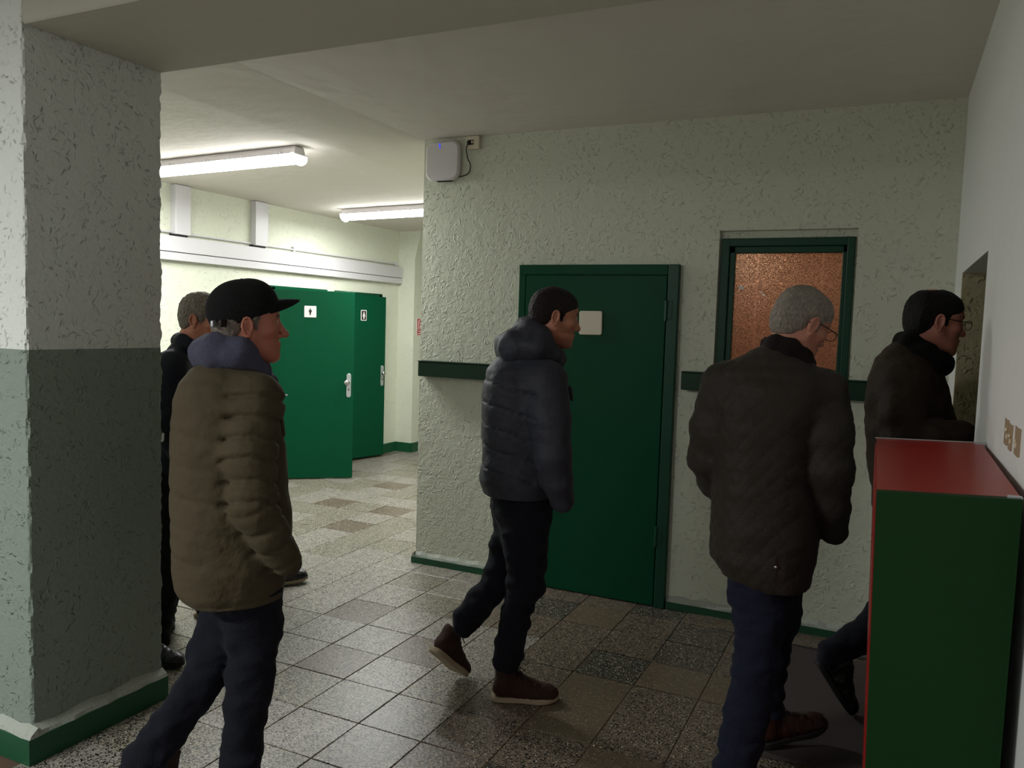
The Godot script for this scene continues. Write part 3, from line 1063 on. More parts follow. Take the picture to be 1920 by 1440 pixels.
	for q in [["Feuer-", -0.050], ["löscher", -0.080]]:
		var tm := TextMesh.new()
		var sf := SystemFont.new()
		sf.font_names = PackedStringArray(["Droid Sans"])
		sf.font_weight = 700
		tm.font = sf
		tm.text = q[0]
		tm.font_size = 24
		tm.pixel_size = 0.0011
		tm.depth = 0.001
		var o := put("lettering", tm, mat.sign_white, f)
		o.position = Vector3(0, q[1], 0.0046)
	# places where something was pulled off the right wall
	var k := 0
	for q in [[-2.32, -2.245, 1.361, 1.424], [-2.24, -2.172, 1.357, 1.419], [-2.138, -2.048, 1.359, 1.423]]:
		var b := thing("bare_patch", ["bare plaster strip with an old plug on the right wall, farthest of three", "bare plaster strip with an old plug on the right wall, middle of three", "bare plaster strip with an old plug on the right wall, nearest and widest of three"][k], "wall damage", Vector3(RIGHT_X, (q[2] + q[3]) / 2, (q[0] + q[1]) / 2), -PI / 2, "bare strips left on the right wall")
		var w: float = q[1] - q[0]
		var h: float = q[3] - q[2]
		m = Mb.new()
		m.prism([Vector2(-w * 0.48, -h * 0.5), Vector2(w * 0.1, -h * 0.53), Vector2(w * 0.5, -h * 0.47), Vector2(w * 0.47, h * 0.1), Vector2(w * 0.49, h * 0.5), Vector2(-w * 0.1, h * 0.47), Vector2(-w * 0.5, h * 0.5), Vector2(-w * 0.46, 0)], -0.004, 0.0012)
		put("plaster", m.done(), mat.bare, b)
		m = Mb.new()
		m.sphere(Vector3(w * (0.2 - 0.2 * k), h * (0.1 - 0.06 * k), 0.003), Vector3(0.008, 0.006, 0.004), 8)
		m.sphere(Vector3(w * (0.2 - 0.2 * k) + 0.008, h * -0.16, 0.002), Vector3(0.005, 0.008, 0.003), 8)
		put("plug", m.done(), mat.plug, b)
		k += 1


# ---------------------------------------------------------------- the narrow counter beside the passage
func build_counter() -> void:
	var o := thing("counter", "narrow green barrier cabinet with a red top against the right wall", "counter", Vector3(0.12, 0, -2.25))
	var at := Vector3(0.12, 0, -2.25)
	# corners, going round from front left: on the floor and under the top
	var low := [Vector3(0.021, 0, -1.797), Vector3(0.240, 0, -1.795), Vector3(0.254, 0, -2.70), Vector3(0.014, 0, -2.715)]
	var high := [Vector3(-0.008, 1.285, -1.797), Vector3(0.246, 1.299, -1.795), Vector3(0.258, 1.297, -2.70), Vector3(-0.022, 1.285, -2.712)]
	var m := Mb.new()
	var c := []
	for p in low + high:
		c.append(p - at)
	m.hexa(c)
	put("body", m.done(), mat.counter_green, o)
	m = Mb.new()        # front panel, up to the level of the top
	c = []
	for p in [low[0] + Vector3(0, 0, 0.012), low[1] + Vector3(0, 0, 0.012), low[1], low[0] + Vector3(0, 0, -0.0002), high[0] + Vector3(0, 0.0148, 0.012), high[1] + Vector3(0, 0.0148, 0.012), high[1] + Vector3(0, 0.0148, -0.0158), high[0] + Vector3(0, 0.0148, -0.0158)]:
		c.append(p - at)
	m.hexa(c)
	put("front_panel", m.done(), mat.counter_green, o)
	m = Mb.new()        # red side towards the hall
	c = []
	for p in [low[0] + Vector3(0.0005, 0, -0.004), low[3], low[3] + Vector3(-0.009, 0, 0), low[0] + Vector3(-0.0045, 0, -0.004), high[0] + Vector3(0.0005, 0, -0.004), high[3], high[3] + Vector3(-0.004, 0, 0), high[0] + Vector3(-0.002, 0, -0.004)]:
		c.append(p - at)
	m.hexa(c)
	put("side_panel", m.done(), mat.red_top, o)
	m = Mb.new()
	c = []
	var lid := [high[0] + Vector3(0, 0, -0.016), high[1] + Vector3(0, 0, -0.016), high[2], high[3]]
	for p in lid:
		c.append(p - at)
	for p in lid:
		c.append(p - at + Vector3(0, 0.015, 0))
	m.hexa(c)
	put("top_panel", m.done(), mat.red_top, o)
	m = Mb.new()        # thin metal edging at the back, and two corner brackets
	m.tube([high[3] - at + Vector3(-0.004, 0.016, -0.002), high[2] - at + Vector3(0.008, 0.016, -0.002)], 0.0018, 6)
	m.tube([high[2] - at + Vector3(0.008, 0.016, -0.002), high[2] - at + Vector3(0.008, 0.002, 0.03)], 0.0018, 6)
	put("metal_edging", m.done(), mat.alu, o)
	for q in [high[1] + Vector3(-0.014, 0.014, -0.008), high[2] + Vector3(-0.010, 0.014, 0.03)]:
		m = Mb.new()
		m.soft_box(q - at - Vector3(0.010, 0.002, 0.007), q - at + Vector3(0.016, 0.004, 0.007), 0.001)
		put("bracket", m.done(), mat.alu, o)


# ---------------------------------------------------------------- people
func from_parts(parts: Array) -> ArrayMesh:      # several grids in one mesh: [vertices, normals, indices, colours]
	var a := []
	a.resize(Mesh.ARRAY_MAX)
	var v := PackedVector3Array()
	var n := PackedVector3Array()
	var c := PackedColorArray()
	var ix := PackedInt32Array()
	for p in parts:
		var first := v.size()
		v.append_array(p[0])
		n.append_array(p[1])
		for i in p[2]:
			ix.append(i + first)
		if p.size() > 3:
			c.append_array(p[3])
	a[Mesh.ARRAY_VERTEX] = v
	a[Mesh.ARRAY_NORMAL] = n
	if c.size() == v.size():
		a[Mesh.ARRAY_COLOR] = c
	a[Mesh.ARRAY_INDEX] = ix
	var m := ArrayMesh.new()
	m.add_surface_from_arrays(Mesh.PRIMITIVE_TRIANGLES, a)
	return m


func mirror(p: Vector3, s: float) -> Vector3:
	return Vector3(p.x * s, p.y, p.z)


func head_blob(neck: Vector3, o: Dictionary) -> Blob:
	var b := Blob.new()
	b.ell(Vector3(0, 0.045, -0.012), Vector3(0.075, 0.083, 0.098), 0.0)
	b.ell(Vector3(0, 0.050, 0.042), Vector3(0.062, 0.056, 0.046), 0.03)
	b.cap(Vector3(0, 0.015, 0.040), Vector3(0, -0.058, 0.0555), 0.056, 0.043, 0.03)
	for s in [-1.0, 1.0]:
		b.cap(Vector3(0.047 * s, -0.035, 0.0), Vector3(0.014 * s, -0.093, 0.066), 0.027, 0.018, 0.03)
		b.ell(Vector3(0.043 * s, -0.014, 0.058), Vector3(0.022, 0.017, 0.024), 0.025)
	b.ell(Vector3(0, -0.098, 0.081), Vector3(0.021, 0.018, 0.018), 0.02)
	b.ell(Vector3(0, -0.075, 0.03), Vector3(0.045, 0.03 * o.get("jowl", 1.0), 0.045), 0.03)
	b.cap(Vector3(-0.026, 0.033, 0.083), Vector3(0.026, 0.033, 0.083), 0.012, 0.012, 0.015)
	for s in [-1.0, 1.0]:
		b.ell(Vector3(0.032 * s, 0.013, 0.100), Vector3(0.017, 0.011, 0.013), -0.014)
		b.ell(Vector3(0.032 * s, 0.012, 0.0785), Vector3(0.0135, 0.0125, 0.0125), 0.004)
	var nose: float = o.get("nose", 1.0)
	b.cap(Vector3(0, 0.024, 0.089), Vector3(0, -0.022, 0.089 + 0.022 * nose), 0.008, 0.0115, 0.012)
	b.ell(Vector3(0, -0.028, 0.090 + 0.024 * nose), Vector3(0.012, 0.0105, 0.012), 0.010)
	for s in [-1.0, 1.0]:
		b.ell(Vector3(0.0125 * s, -0.032, 0.100), Vector3(0.009, 0.008, 0.011), 0.006)
	b.cap(Vector3(-0.016, -0.0565, 0.0945), Vector3(0.016, -0.0565, 0.0945), 0.0075, 0.0075, 0.007, 1.0, 1.0)
	b.cap(Vector3(-0.013, -0.069, 0.092), Vector3(0.013, -0.069, 0.092), 0.0085, 0.0085, 0.007)
	b.cap(Vector3(-0.023, -0.0627, 0.1025), Vector3(0.023, -0.0627, 0.1035), 0.0022, 0.0022, -0.002)
	for s in [-1.0, 1.0]:
		var turn := Basis(Vector3.UP, 0.35 * s) * Basis(Vector3.RIGHT, -0.15)
		b.ell(Vector3(0.081 * s, 0.002, -0.016), Vector3(0.006, 0.027, 0.017), 0.005, turn)
		var rim := []
		for k in 9:
			var a := deg_to_rad(-70.0 + 31.0 * k)
			rim.append(Vector3(0.085 * s + 0.004 * s * sin(a * 0.5 + 1.0), 0.004 + sin(a) * 0.0255, -0.016 - cos(a) * 0.0155))
		for k in 8:
			b.cap(rim[k], rim[k + 1], 0.0038, 0.0038, 0.003)
		b.ell(Vector3(0.0915 * s, 0.0, -0.012), Vector3(0.0095, 0.0145, 0.0085), -0.003, turn)
		b.ell(Vector3(0.081 * s, -0.026, -0.010), Vector3(0.006, 0.009, 0.008), 0.005)
		b.ell(Vector3(0.084 * s, -0.004, -0.001), Vector3(0.004, 0.007, 0.004), 0.004)
	b.cap(Vector3(0, -0.035, -0.028), neck.lerp(Vector3(0, -0.035, -0.028), 0.25), 0.057, 0.060, 0.035)
	b.cap(neck.lerp(Vector3(0, -0.035, -0.028), 0.25), neck, 0.060, 0.075, 0.03)
	return b


func skin_colours(vs: PackedVector3Array, o: Dictionary) -> PackedColorArray:
	var base: Color = (o.get("skin", Color(0.74, 0.50, 0.40)) as Color).srgb_to_linear()
	var lip := Color(0.62, 0.34, 0.30).srgb_to_linear()
	var brow: Color = (o.get("brow", Color(0.20, 0.14, 0.10)) as Color).srgb_to_linear()
	var stubble: float = o.get("stubble", 0.0)
	var r := RandomNumberGenerator.new()
	r.seed = 5
	var c := PackedColorArray()
	c.resize(vs.size())
	for i in vs.size():
		var p := vs[i]
		var q := base * r.randf_range(0.94, 1.06)
		if p.z > 0.08 and absf(p.x) < 0.022 and absf(p.y + 0.063) < 0.012:
			q = q.lerp(lip, 0.7)
		if p.z > 0.07 and absf(p.x) > 0.014 and absf(p.x) < 0.048 and absf(p.y - 0.034 + 0.12 * maxf(0.0, absf(p.x) - 0.03)) < 0.0055:
			q = q.lerp(brow, 0.85)
		if stubble > 0.0 and p.z > -0.01 and absf(p.y + 0.063) > 0.009 and p.y > -0.125:
			var low := smoothstep(0.0, 0.022, -0.030 - p.y - 0.25 * maxf(0.0, 0.05 - p.z)) * smoothstep(-0.01, 0.012, p.z)
			q = q.lerp(brow, stubble * low * r.randf_range(0.4, 1.1))
		q.a = 1.0
		c[i] = q
	return c


func moved(a: Array, t: Transform3D) -> Array:
	var v := PackedVector3Array()
	var n := PackedVector3Array()
	v.resize(a[0].size())
	n.resize(v.size())
	for i in v.size():
		v[i] = t * a[0][i]
		n[i] = (t.basis * a[1][i]).normalized()
	var out := [v, n, a[2]]
	if a.size() > 3:
		out.append(a[3])
	return out


func chain(b: Blob, pts: Array, k: float, squash := 1.0) -> void:
	for i in pts.size() - 1:
		b.cap(pts[i][0], pts[i + 1][0], pts[i][1], pts[i + 1][1], k if i == 0 else 0.02, squash, 1.0)


func ring(b: Blob, pts: Array, k: float) -> void:      # a roll round the neck: the points of the near side, mirrored to the far side
	for s in [1.0, -1.0]:
		for i in pts.size() - 1:
			var p: Vector3 = pts[i][0] * Vector3(1, 1, s)
			var q: Vector3 = pts[i + 1][0] * Vector3(1, 1, s)
			b.cap(p, q, pts[i][1], pts[i + 1][1], k)


func wrinkles(from: int, depth: float, scale: Vector3, frequency := 7.0) -> Array:
	var g := FastNoiseLite.new()
	g.seed = from
	g.frequency = frequency
	g.fractal_octaves = 3
	g.fractal_gain = 0.45
	return [g, depth, scale]


func wrinkle(b: Blob, w: Array) -> void:
	b.grain = w[0]
	b.grain_depth = w[1]
	b.grain_scale = w[2]


func make_shoes() -> void:
	var b := Blob.new()
	b.cap(Vector3(0, 0.050, 0.042), Vector3(0, 0.046, 0.12), 0.037, 0.036, 0.0)
	b.cap(Vector3(0, 0.046, 0.12), Vector3(0, 0.036, 0.235), 0.039, 0.031, 0.02, 1.08)
	b.ell(Vector3(0, 0.034, 0.190), Vector3(0.047, 0.032, 0.06), 0.02)
	b.ell(Vector3(0, 0.034, 0.238), Vector3(0.042, 0.026, 0.043), 0.02)
	b.cap(Vector3(0, 0.100, 0.070), Vector3(0, 0.058, 0.170), 0.034, 0.030, 0.02)
	b.cap(Vector3(0, 0.06, 0.050), Vector3(0, 0.118, 0.056), 0.037, 0.043, 0.02)
	b.cap(Vector3(0, 0.10, 0.058), Vector3(0, 0.16, 0.058), 0.034, 0.034, -0.006)
	b.ell(Vector3(0, -0.982, 0.14), Vector3(1.0, 1.0, 1.0), -0.004)
	wrinkle(b, wrinkles(3, 0.003, Vector3(2, 2, 6), 9.0))
	shoe_upper = from_parts([b.mesh(0.0048)])
	var p := []
	var half := [[0.0, 0.020], [0.008, 0.030], [0.03, 0.037], [0.07, 0.038], [0.12, 0.037], [0.155, 0.043], [0.185, 0.050], [0.215, 0.050], [0.245, 0.043], [0.268, 0.030], [0.281, 0.015]]
	for h in half:
		p.append(Vector2(h[1], h[0]))
	for i in half.size():
		var h: Array = half[half.size() - 1 - i]
		p.append(Vector2(-h[1], h[0]))
	var s := Mb.new()
	s.t = Transform3D(Basis(Vector3(1, 0, 0), Vector3(0, 0, 1), Vector3(0, 1, 0)), Vector3.ZERO)
	s.prism(p, 0.0, 0.023, 0.004, true)
	for i in s.v.size():
		if s.v[i].z > 0.2:
			s.v[i].y += (s.v[i].z - 0.2) * (s.v[i].z - 0.2) * 1.6
	shoe_sole = s.done()
	var l := Mb.new()
	for k in 5:
		var z := 0.092 + 0.017 * k
		var y := 0.125 - 0.0115 * k
		l.tube([Vector3(-0.026, y - 0.012, z), Vector3(-0.010, y + 0.004, z + 0.004), Vector3(0.010, y + 0.004, z + 0.010), Vector3(0.026, y - 0.012, z + 0.014)], 0.0026, 6)
		l.tube([Vector3(0.026, y - 0.012, z), Vector3(0.010, y + 0.004, z + 0.004), Vector3(-0.010, y + 0.004, z + 0.010), Vector3(-0.026, y - 0.012, z + 0.014)], 0.0026, 6)
	shoe_lacing = l.done()
	for s2 in [-1.0, 1.0]:
		l.tube([Vector3(0, 0.130, 0.098), Vector3(0.020 * s2, 0.150, 0.100), Vector3(0.040 * s2, 0.148, 0.108), Vector3(0.042 * s2, 0.132, 0.116), Vector3(0.020 * s2, 0.128, 0.108), Vector3(0, 0.130, 0.1)], 0.0024, 6)
		l.tube([Vector3(0, 0.130, 0.1), Vector3(0.014 * s2, 0.132, 0.118), Vector3(0.030 * s2, 0.112, 0.138)], 0.0024, 6)
	shoe_laces = l.done()


func wear_shoe(o: Node3D, s: Array, upper: Material, sole: Material, lace: Material, bow: bool) -> void:
	var z: Vector3 = (s[1] as Vector3).normalized()
	var x := Vector3.UP.cross(z).normalized()
	var y := z.cross(x)
	var k: float = s[2] / 0.283
	var n := Node3D.new()
	n.name = "shoe"
	o.add_child(n, true)
	n.transform = Transform3D(Basis(x, y, z).scaled(Vector3(k, k, k)), s[0])
	put("upper", shoe_upper, upper, n)
	put("sole", shoe_sole, sole, n)
	put("laces", shoe_laces if bow else shoe_lacing, lace, n)


func head_frame(h: Array) -> Transform3D:
	var turn := Basis(Vector3.UP, h[1]) * Basis(Vector3.RIGHT, h[2]) * Basis(Vector3.BACK, h[3])
	return Transform3D(turn.scaled(Vector3.ONE * h[4]), h[0])


func hand_blob(wrist: Vector3, tip: Vector3, palm_down: Vector3) -> Blob:
	# palm, four unequal fingers bent at the knuckles, a thumb from the side of the palm
	var b := Blob.new()
	var f := (tip - wrist).normalized()
	var side := f.cross(palm_down).normalized()
	var down := side.cross(f).normalized()
	b.cap(wrist - f * 0.03, wrist + f * 0.02, 0.027, 0.027, 0.0, 1.0, 0.75, down)
	for k in 4:
		b.cap(wrist + f * 0.02 + side * (0.010 * (1.5 - k)), wrist + f * 0.088 + side * (0.0195 * (1.5 - k)), 0.017, 0.0115, 0.014)
	var long := [0.072, 0.080, 0.076, 0.060]
	for k in 4:
		var a := wrist + f * 0.088 + side * (0.0195 * (1.5 - k))
		var l: float = long[k]
		var p := a + f * l * 0.42 + down * l * 0.14 + side * 0.002 * (1.5 - k)
		var q := p + f * l * 0.24 + down * l * 0.24
		var r := q + f * l * 0.10 + down * l * 0.22
		b.cap(a, p, 0.0105, 0.0092, 0.006)
		b.cap(p, q, 0.0092, 0.0084, 0.003)
		b.cap(q, r, 0.0084, 0.0076, 0.003)
	var t0 := wrist + f * 0.025 + side * 0.026
	var t1 := t0 + f * 0.032 + side * 0.022 + down * 0.012
	var t2 := t1 + f * 0.030 + side * 0.004 + down * 0.008
	b.cap(t0, t1, 0.0145, 0.0115, 0.012)
	b.cap(t1, t2, 0.0115, 0.0095, 0.004)
	return b


func dress(d: Dictionary, look: Dictionary, label: String) -> Node3D:
	var o := thing("person", label, "person", d.at, d.turn)
	var t := head_frame(d.head)
	# body: head, neck, and the hand that shows
	var hb := head_blob(t.affine_inverse() * (d.neck as Vector3), look)
	var ha := hb.mesh(look.get("head_cell", 0.0036))
	ha.append(skin_colours(ha[0], look))
	var parts := [moved(ha, t)]
	if d.has("wrist"):
		var hd := hand_blob(d.wrist, d.fingers, Vector3.DOWN).mesh(0.0035)
		var c := PackedColorArray()
		c.resize(hd[0].size())
		c.fill((look.get("skin", Color(0.74, 0.50, 0.40)) as Color).srgb_to_linear())
		hd.append(c)
		parts.append(hd)
	var body := put("body", from_parts(parts), mat.skin, o)
	for s in [-1.0, 1.0]:
		var e := put("eye", eye_mesh, mat.eye, body)
		e.transform = t * Transform3D(Basis(), Vector3(0.032 * s, 0.0125, 0.0795))
	# jacket
	var j := Blob.new()
	j.stack(d.rows, 0.0, 0.0)
	for s in d.sleeves:
		chain(j, s, look.get("shoulder_melt", 0.04))
	wrinkle(j, wrinkles(look.seed, look.get("fold", 0.008), look.get("fold_scale", Vector3(1.0, 1.5, 1.0)), 6.0))
	j.seams = look.get("seams", [])
	put("jacket", from_parts([j.mesh(look.get("cell", 0.009))]), look.jacket, o)
	# what lies round the neck
	if d.has("hood"):
		var h := Blob.new()
		for r in d.hood:
			ring(h, r, look.get("hood_melt", 0.045))
		wrinkle(h, wrinkles(look.seed + 1, 0.010, Vector3(1, 1, 1), 9.0))
		put("hood", from_parts([h.mesh(0.0075)]), look.hood, o)
	if d.has("collar"):
		var h := Blob.new()
		for r in d.collar:
			ring_or_line(h, r, look.get("collar_mirrored", true))
		wrinkle(h, wrinkles(look.seed + 2, 0.006, Vector3(1, 1, 1), 10.0))
		put("collar", from_parts([h.mesh(0.0065)]), look.collar, o)
	# trousers
	var p := Blob.new()
	var hip: Vector3 = (d.legs[0][0][0] + d.legs[1][0][0]) * 0.5
	p.ell(hip + Vector3(0, 0.02, 0), look.get("hips", Vector3(0.14, 0.12, 0.155)), 0.0)
	for leg in d.legs:
		chain(p, leg, 0.05)
	wrinkle(p, wrinkles(look.seed + 3, 0.017, Vector3(0.8, 1.5, 0.8), 8.0))
	for leg in d.legs:
		var foot: Vector3 = leg[leg.size() - 1][0]
		var knee: Vector3 = leg[leg.size() - 3][0]
		for k in 4:
			var c := foot.lerp(knee, 0.06 + 0.13 * k)
			var across := (knee - foot).cross(Vector3(0.3, 0.1, 1.0 - 0.5 * k)).normalized()
			var bend := (knee - foot).normalized() * 0.022 * (1.0 if k % 2 == 0 else -1.0)
			p.seams.append(["line", [c - across * 0.09 + bend + Vector3(0, 0, 0.04), c + Vector3(0, 0, 0.07), c + across * 0.09 - bend + Vector3(0, 0, 0.04)], 0.022, 0.010 - 0.0015 * k])
	put("trousers", from_parts([p.mesh(0.009)]), look.trousers, o)
	for s in d.shoes:
		wear_shoe(o, s, look.shoe, look.sole, look.get("lace", mat.black), look.get("bow", false))
	# hair
	if look.has("hair"):
		var g := hair_blob(look)
		put("hair", from_parts([moved(g.mesh(0.0042), t)]), look.hair, o)
	if look.get("glasses", false):
		glasses(o, t)
	return o


func ring_or_line(b: Blob, pts: Array, mirrored: bool) -> void:
	if mirrored:
		ring(b, pts, 0.03)
	else:
		chain(b, pts, 0.03)


func hair_blob(look: Dictionary) -> Blob:
	var b := Blob.new()
	var thick: float = look.get("hair_thick", 0.0)
	b.ell(Vector3(0, 0.048, -0.012), Vector3(0.0785 + thick * 0.5, 0.086 + thick, 0.101 + thick * 0.5), 0.0)
	b.ell(Vector3(0, 0.056, 0.042), Vector3(0.064, 0.056 + thick, 0.050), 0.03)
	b.ell(Vector3(0, -0.005, -0.055), Vector3(0.070, 0.066, 0.052), 0.03)
	for s in [-1.0, 1.0]:
		b.cap(Vector3(0.072 * s, 0.03, 0.012), Vector3(0.074 * s, -0.005, 0.014), 0.010, 0.006, 0.01)
	# the face, the ears and the nape stay free
	b.ell(Vector3(0, -0.035, 0.105), Vector3(0.13, 0.092 + look.get("hairline", 0.0), 0.083), -0.012)
	b.ell(Vector3(0, -0.10, 0.0), Vector3(0.13, 0.078, 0.075), -0.02)
	for s in [-1.0, 1.0]:
		b.ell(Vector3(0.088 * s, -0.003, -0.014), Vector3(0.022, 0.034, 0.021), -0.006)
	if look.has("bald"):
		var q: Array = look.bald
		b.ell(q[0], q[1], -0.01)
	wrinkle(b, wrinkles(look.seed + 7, look.get("hair_rough", 0.003), Vector3(1.5, 0.7, 1.0), 55.0))
	return b


func glasses(o: Node3D, t: Transform3D) -> void:
	var n := Node3D.new()
	n.name = "glasses"
	o.add_child(n, true)
	n.transform = t
	var m := Mb.new()
	var g := Mb.new()
	for s in [-1.0, 1.0]:
		var c := []
		for k in 21:
			var a := TAU * k / 20
			c.append(Vector3(0.034 * s + cos(a) * 0.0245, 0.006 + sin(a) * 0.018, 0.116 - absf(0.034 + cos(a) * 0.0245 * s * s) * 0.05))
		m.tube(c, 0.0014, 6)
		var mid := Vector3(0.034 * s, 0.006, 0.1145)
		for k in 20:
			g.tri(mid, c[k], c[k + 1], Vector3.BACK, Vector3.BACK, Vector3.BACK)
		m.tube([Vector3(0.0585 * s, 0.012, 0.1135), Vector3(0.072 * s, 0.014, 0.104), Vector3(0.080 * s, 0.016, 0.05), Vector3(0.082 * s, 0.018, -0.008), Vector3(0.080 * s, 0.006, -0.034)], 0.0018, 6)
	m.tube([Vector3(-0.0098, 0.010, 0.1155), Vector3(0, 0.014, 0.117), Vector3(0.0098, 0.010, 0.1155)], 0.0014, 6)
	put("frame", m.done(), mat.black, n)
	put("lens", g.done(), mat.lens, n)


func build_people() -> void:
	var e := Mb.new()
	for j in 10:
		for k in 16:
			var q := []
			for s in [[j, k], [j, k + 1], [j + 1, k + 1], [j + 1, k]]:
				var a: float = PI * s[0] / 10.0
				var b: float = TAU * s[1] / 16.0
				q.append(Vector3(sin(a) * cos(b), sin(a) * sin(b), cos(a)))
			e.tint = Color(0.01, 0.01, 0.01) if j < 1 else (Color(0.10, 0.08, 0.05) if j < 2 else Color(0.72, 0.69, 0.66))
			for w in [[0, 1, 2], [0, 2, 3]]:
				e.tri(q[w[0]] * 0.0122, q[w[1]] * 0.0122, q[w[2]] * 0.0122, q[w[0]], q[w[1]], q[w[2]])
	eye_mesh = e.done()
	var capman := {
		"at": Vector3(-1.968, 0.000, -2.014), "turn": 0.7738,
		"head": [Vector3(0.039, 1.582, 0.000), 1.745, -0.035, 0.000, 1.040],
		"neck": Vector3(0.001, 1.443, 0.000),
		"rows": [[0.686, -0.001, 0.000, 0.166, 0.205], [0.727, -0.007, 0.000, 0.182, 0.215], [0.792, -0.005, 0.000, 0.193, 0.220], [0.933, -0.006, 0.000, 0.193, 0.215], [1.115, -0.013, 0.000, 0.188, 0.210], [1.247, -0.023, 0.000, 0.176, 0.205], [1.327, -0.026, 0.000, 0.165, 0.200], [1.386, -0.025, 0.000, 0.148, 0.175], [1.429, -0.019, 0.000, 0.125, 0.135], [1.457, -0.012, 0.000, 0.100, 0.100]],
		"sleeves": [[[Vector3(0.069, 1.346, 0.135), 0.088], [Vector3(0.052, 1.189, 0.205), 0.080], [Vector3(0.056, 1.034, 0.235), 0.074], [Vector3(0.108, 0.931, 0.225), 0.064], [Vector3(0.155, 0.836, 0.190), 0.050]], [[Vector3(0.022, 1.331, -0.140), 0.085], [Vector3(0.077, 0.918, -0.230), 0.070], [Vector3(0.189, 0.718, -0.170), 0.054]]],
		"hood": [[[Vector3(-0.091, 1.491, 0.000), 0.045], [Vector3(-0.061, 1.495, 0.075), 0.044], [Vector3(0.017, 1.491, 0.100), 0.036], [Vector3(0.080, 1.427, 0.070), 0.026], [Vector3(0.108, 1.397, 0.000), 0.024]], [[Vector3(-0.073, 1.509, 0.000), 0.026], [Vector3(-0.045, 1.512, 0.060), 0.026], [Vector3(0.017, 1.511, 0.090), 0.020], [Vector3(0.074, 1.444, 0.060), 0.016]]],
		"legs": [[[Vector3(0.051, 0.745, 0.072), 0.100], [Vector3(0.062, 0.578, 0.090), 0.090], [Vector3(0.054, 0.427, 0.120), 0.072], [Vector3(0.032, 0.254, 0.150), 0.066], [Vector3(0.020, 0.046, 0.180), 0.066]], [[Vector3(0.004, 0.702, -0.075), 0.098], [Vector3(-0.043, 0.500, -0.020), 0.085], [Vector3(-0.125, 0.367, 0.060), 0.066], [Vector3(-0.254, 0.209, 0.130), 0.064], [Vector3(-0.278, 0.176, 0.140), 0.066]]],
		"shoes": [[Vector3(-0.018, 0.000, 0.282), Vector3(0.959, 0.000, -0.284), 0.285], [Vector3(-0.310, 0.211, 0.150), Vector3(0.381, -0.899, -0.217), 0.285]],
		"tip": Vector3(0.142, 1.356, 0.060),
		"flap": [Vector3(0.139, 1.337, 0.045), Vector3(0.156, 1.226, 0.030)],
		"zip": Vector3(0.147, 1.357, 0.050),
	}
	var hoodman := {
		"at": Vector3(-1.398, 0.000, -3.089), "turn": 0.4250,
		"head": [Vector3(0.118, 1.646, 0.000), 1.815, 0.140, 0.000, 0.990],
		"neck": Vector3(0.061, 1.475, 0.000),
		"rows": [[0.903, -0.005, 0.000, 0.153, 0.190], [0.959, -0.009, 0.000, 0.167, 0.195], [1.060, -0.004, 0.000, 0.163, 0.190], [1.157, -0.007, 0.000, 0.167, 0.195], [1.269, -0.005, 0.000, 0.170, 0.200], [1.360, -0.001, 0.000, 0.170, 0.195], [1.419, -0.001, 0.000, 0.158, 0.165], [1.469, 0.013, 0.000, 0.132, 0.125], [1.513, 0.031, 0.000, 0.107, 0.090]],
		"sleeves": [[[Vector3(0.092, 1.386, 0.135), 0.090], [Vector3(0.110, 1.253, 0.190), 0.083], [Vector3(0.126, 1.096, 0.215), 0.075], [Vector3(0.151, 0.987, 0.205), 0.062], [Vector3(0.170, 0.911, 0.185), 0.050]], [[Vector3(0.043, 1.374, -0.140), 0.085], [Vector3(0.133, 1.036, -0.220), 0.070], [Vector3(0.195, 0.842, -0.160), 0.050]]],
		"hood": [[[Vector3(-0.058, 1.521, 0.000), 0.055], [Vector3(-0.039, 1.524, 0.080), 0.055], [Vector3(0.049, 1.523, 0.118), 0.042], [Vector3(0.121, 1.489, 0.070), 0.026], [Vector3(0.142, 1.473, 0.000), 0.024]], [[Vector3(0.012, 1.597, 0.000), 0.040], [Vector3(0.030, 1.592, 0.055), 0.038], [Vector3(0.070, 1.558, 0.080), 0.022], [Vector3(0.112, 1.510, 0.050), 0.016]]],
		"legs": [[[Vector3(0.027, 0.855, 0.078), 0.104], [Vector3(0.031, 0.709, 0.085), 0.096], [Vector3(0.033, 0.514, 0.085), 0.074], [Vector3(-0.011, 0.322, 0.070), 0.062], [Vector3(-0.032, 0.184, 0.060), 0.061]], [[Vector3(-0.014, 0.813, -0.075), 0.098], [Vector3(-0.033, 0.667, -0.060), 0.085], [Vector3(-0.074, 0.508, -0.030), 0.070], [Vector3(-0.158, 0.408, 0.000), 0.060], [Vector3(-0.220, 0.319, 0.010), 0.060]]],
		"shoes": [[Vector3(-0.095, 0.000, 0.047), Vector3(1.000, 0.000, -0.031), 0.292], [Vector3(-0.357, 0.190, 0.020), Vector3(0.442, -0.669, -0.598), 0.285]],
		"flap": [Vector3(0.195, 1.357, 0.060), Vector3(0.204, 1.312, 0.050)],
	}
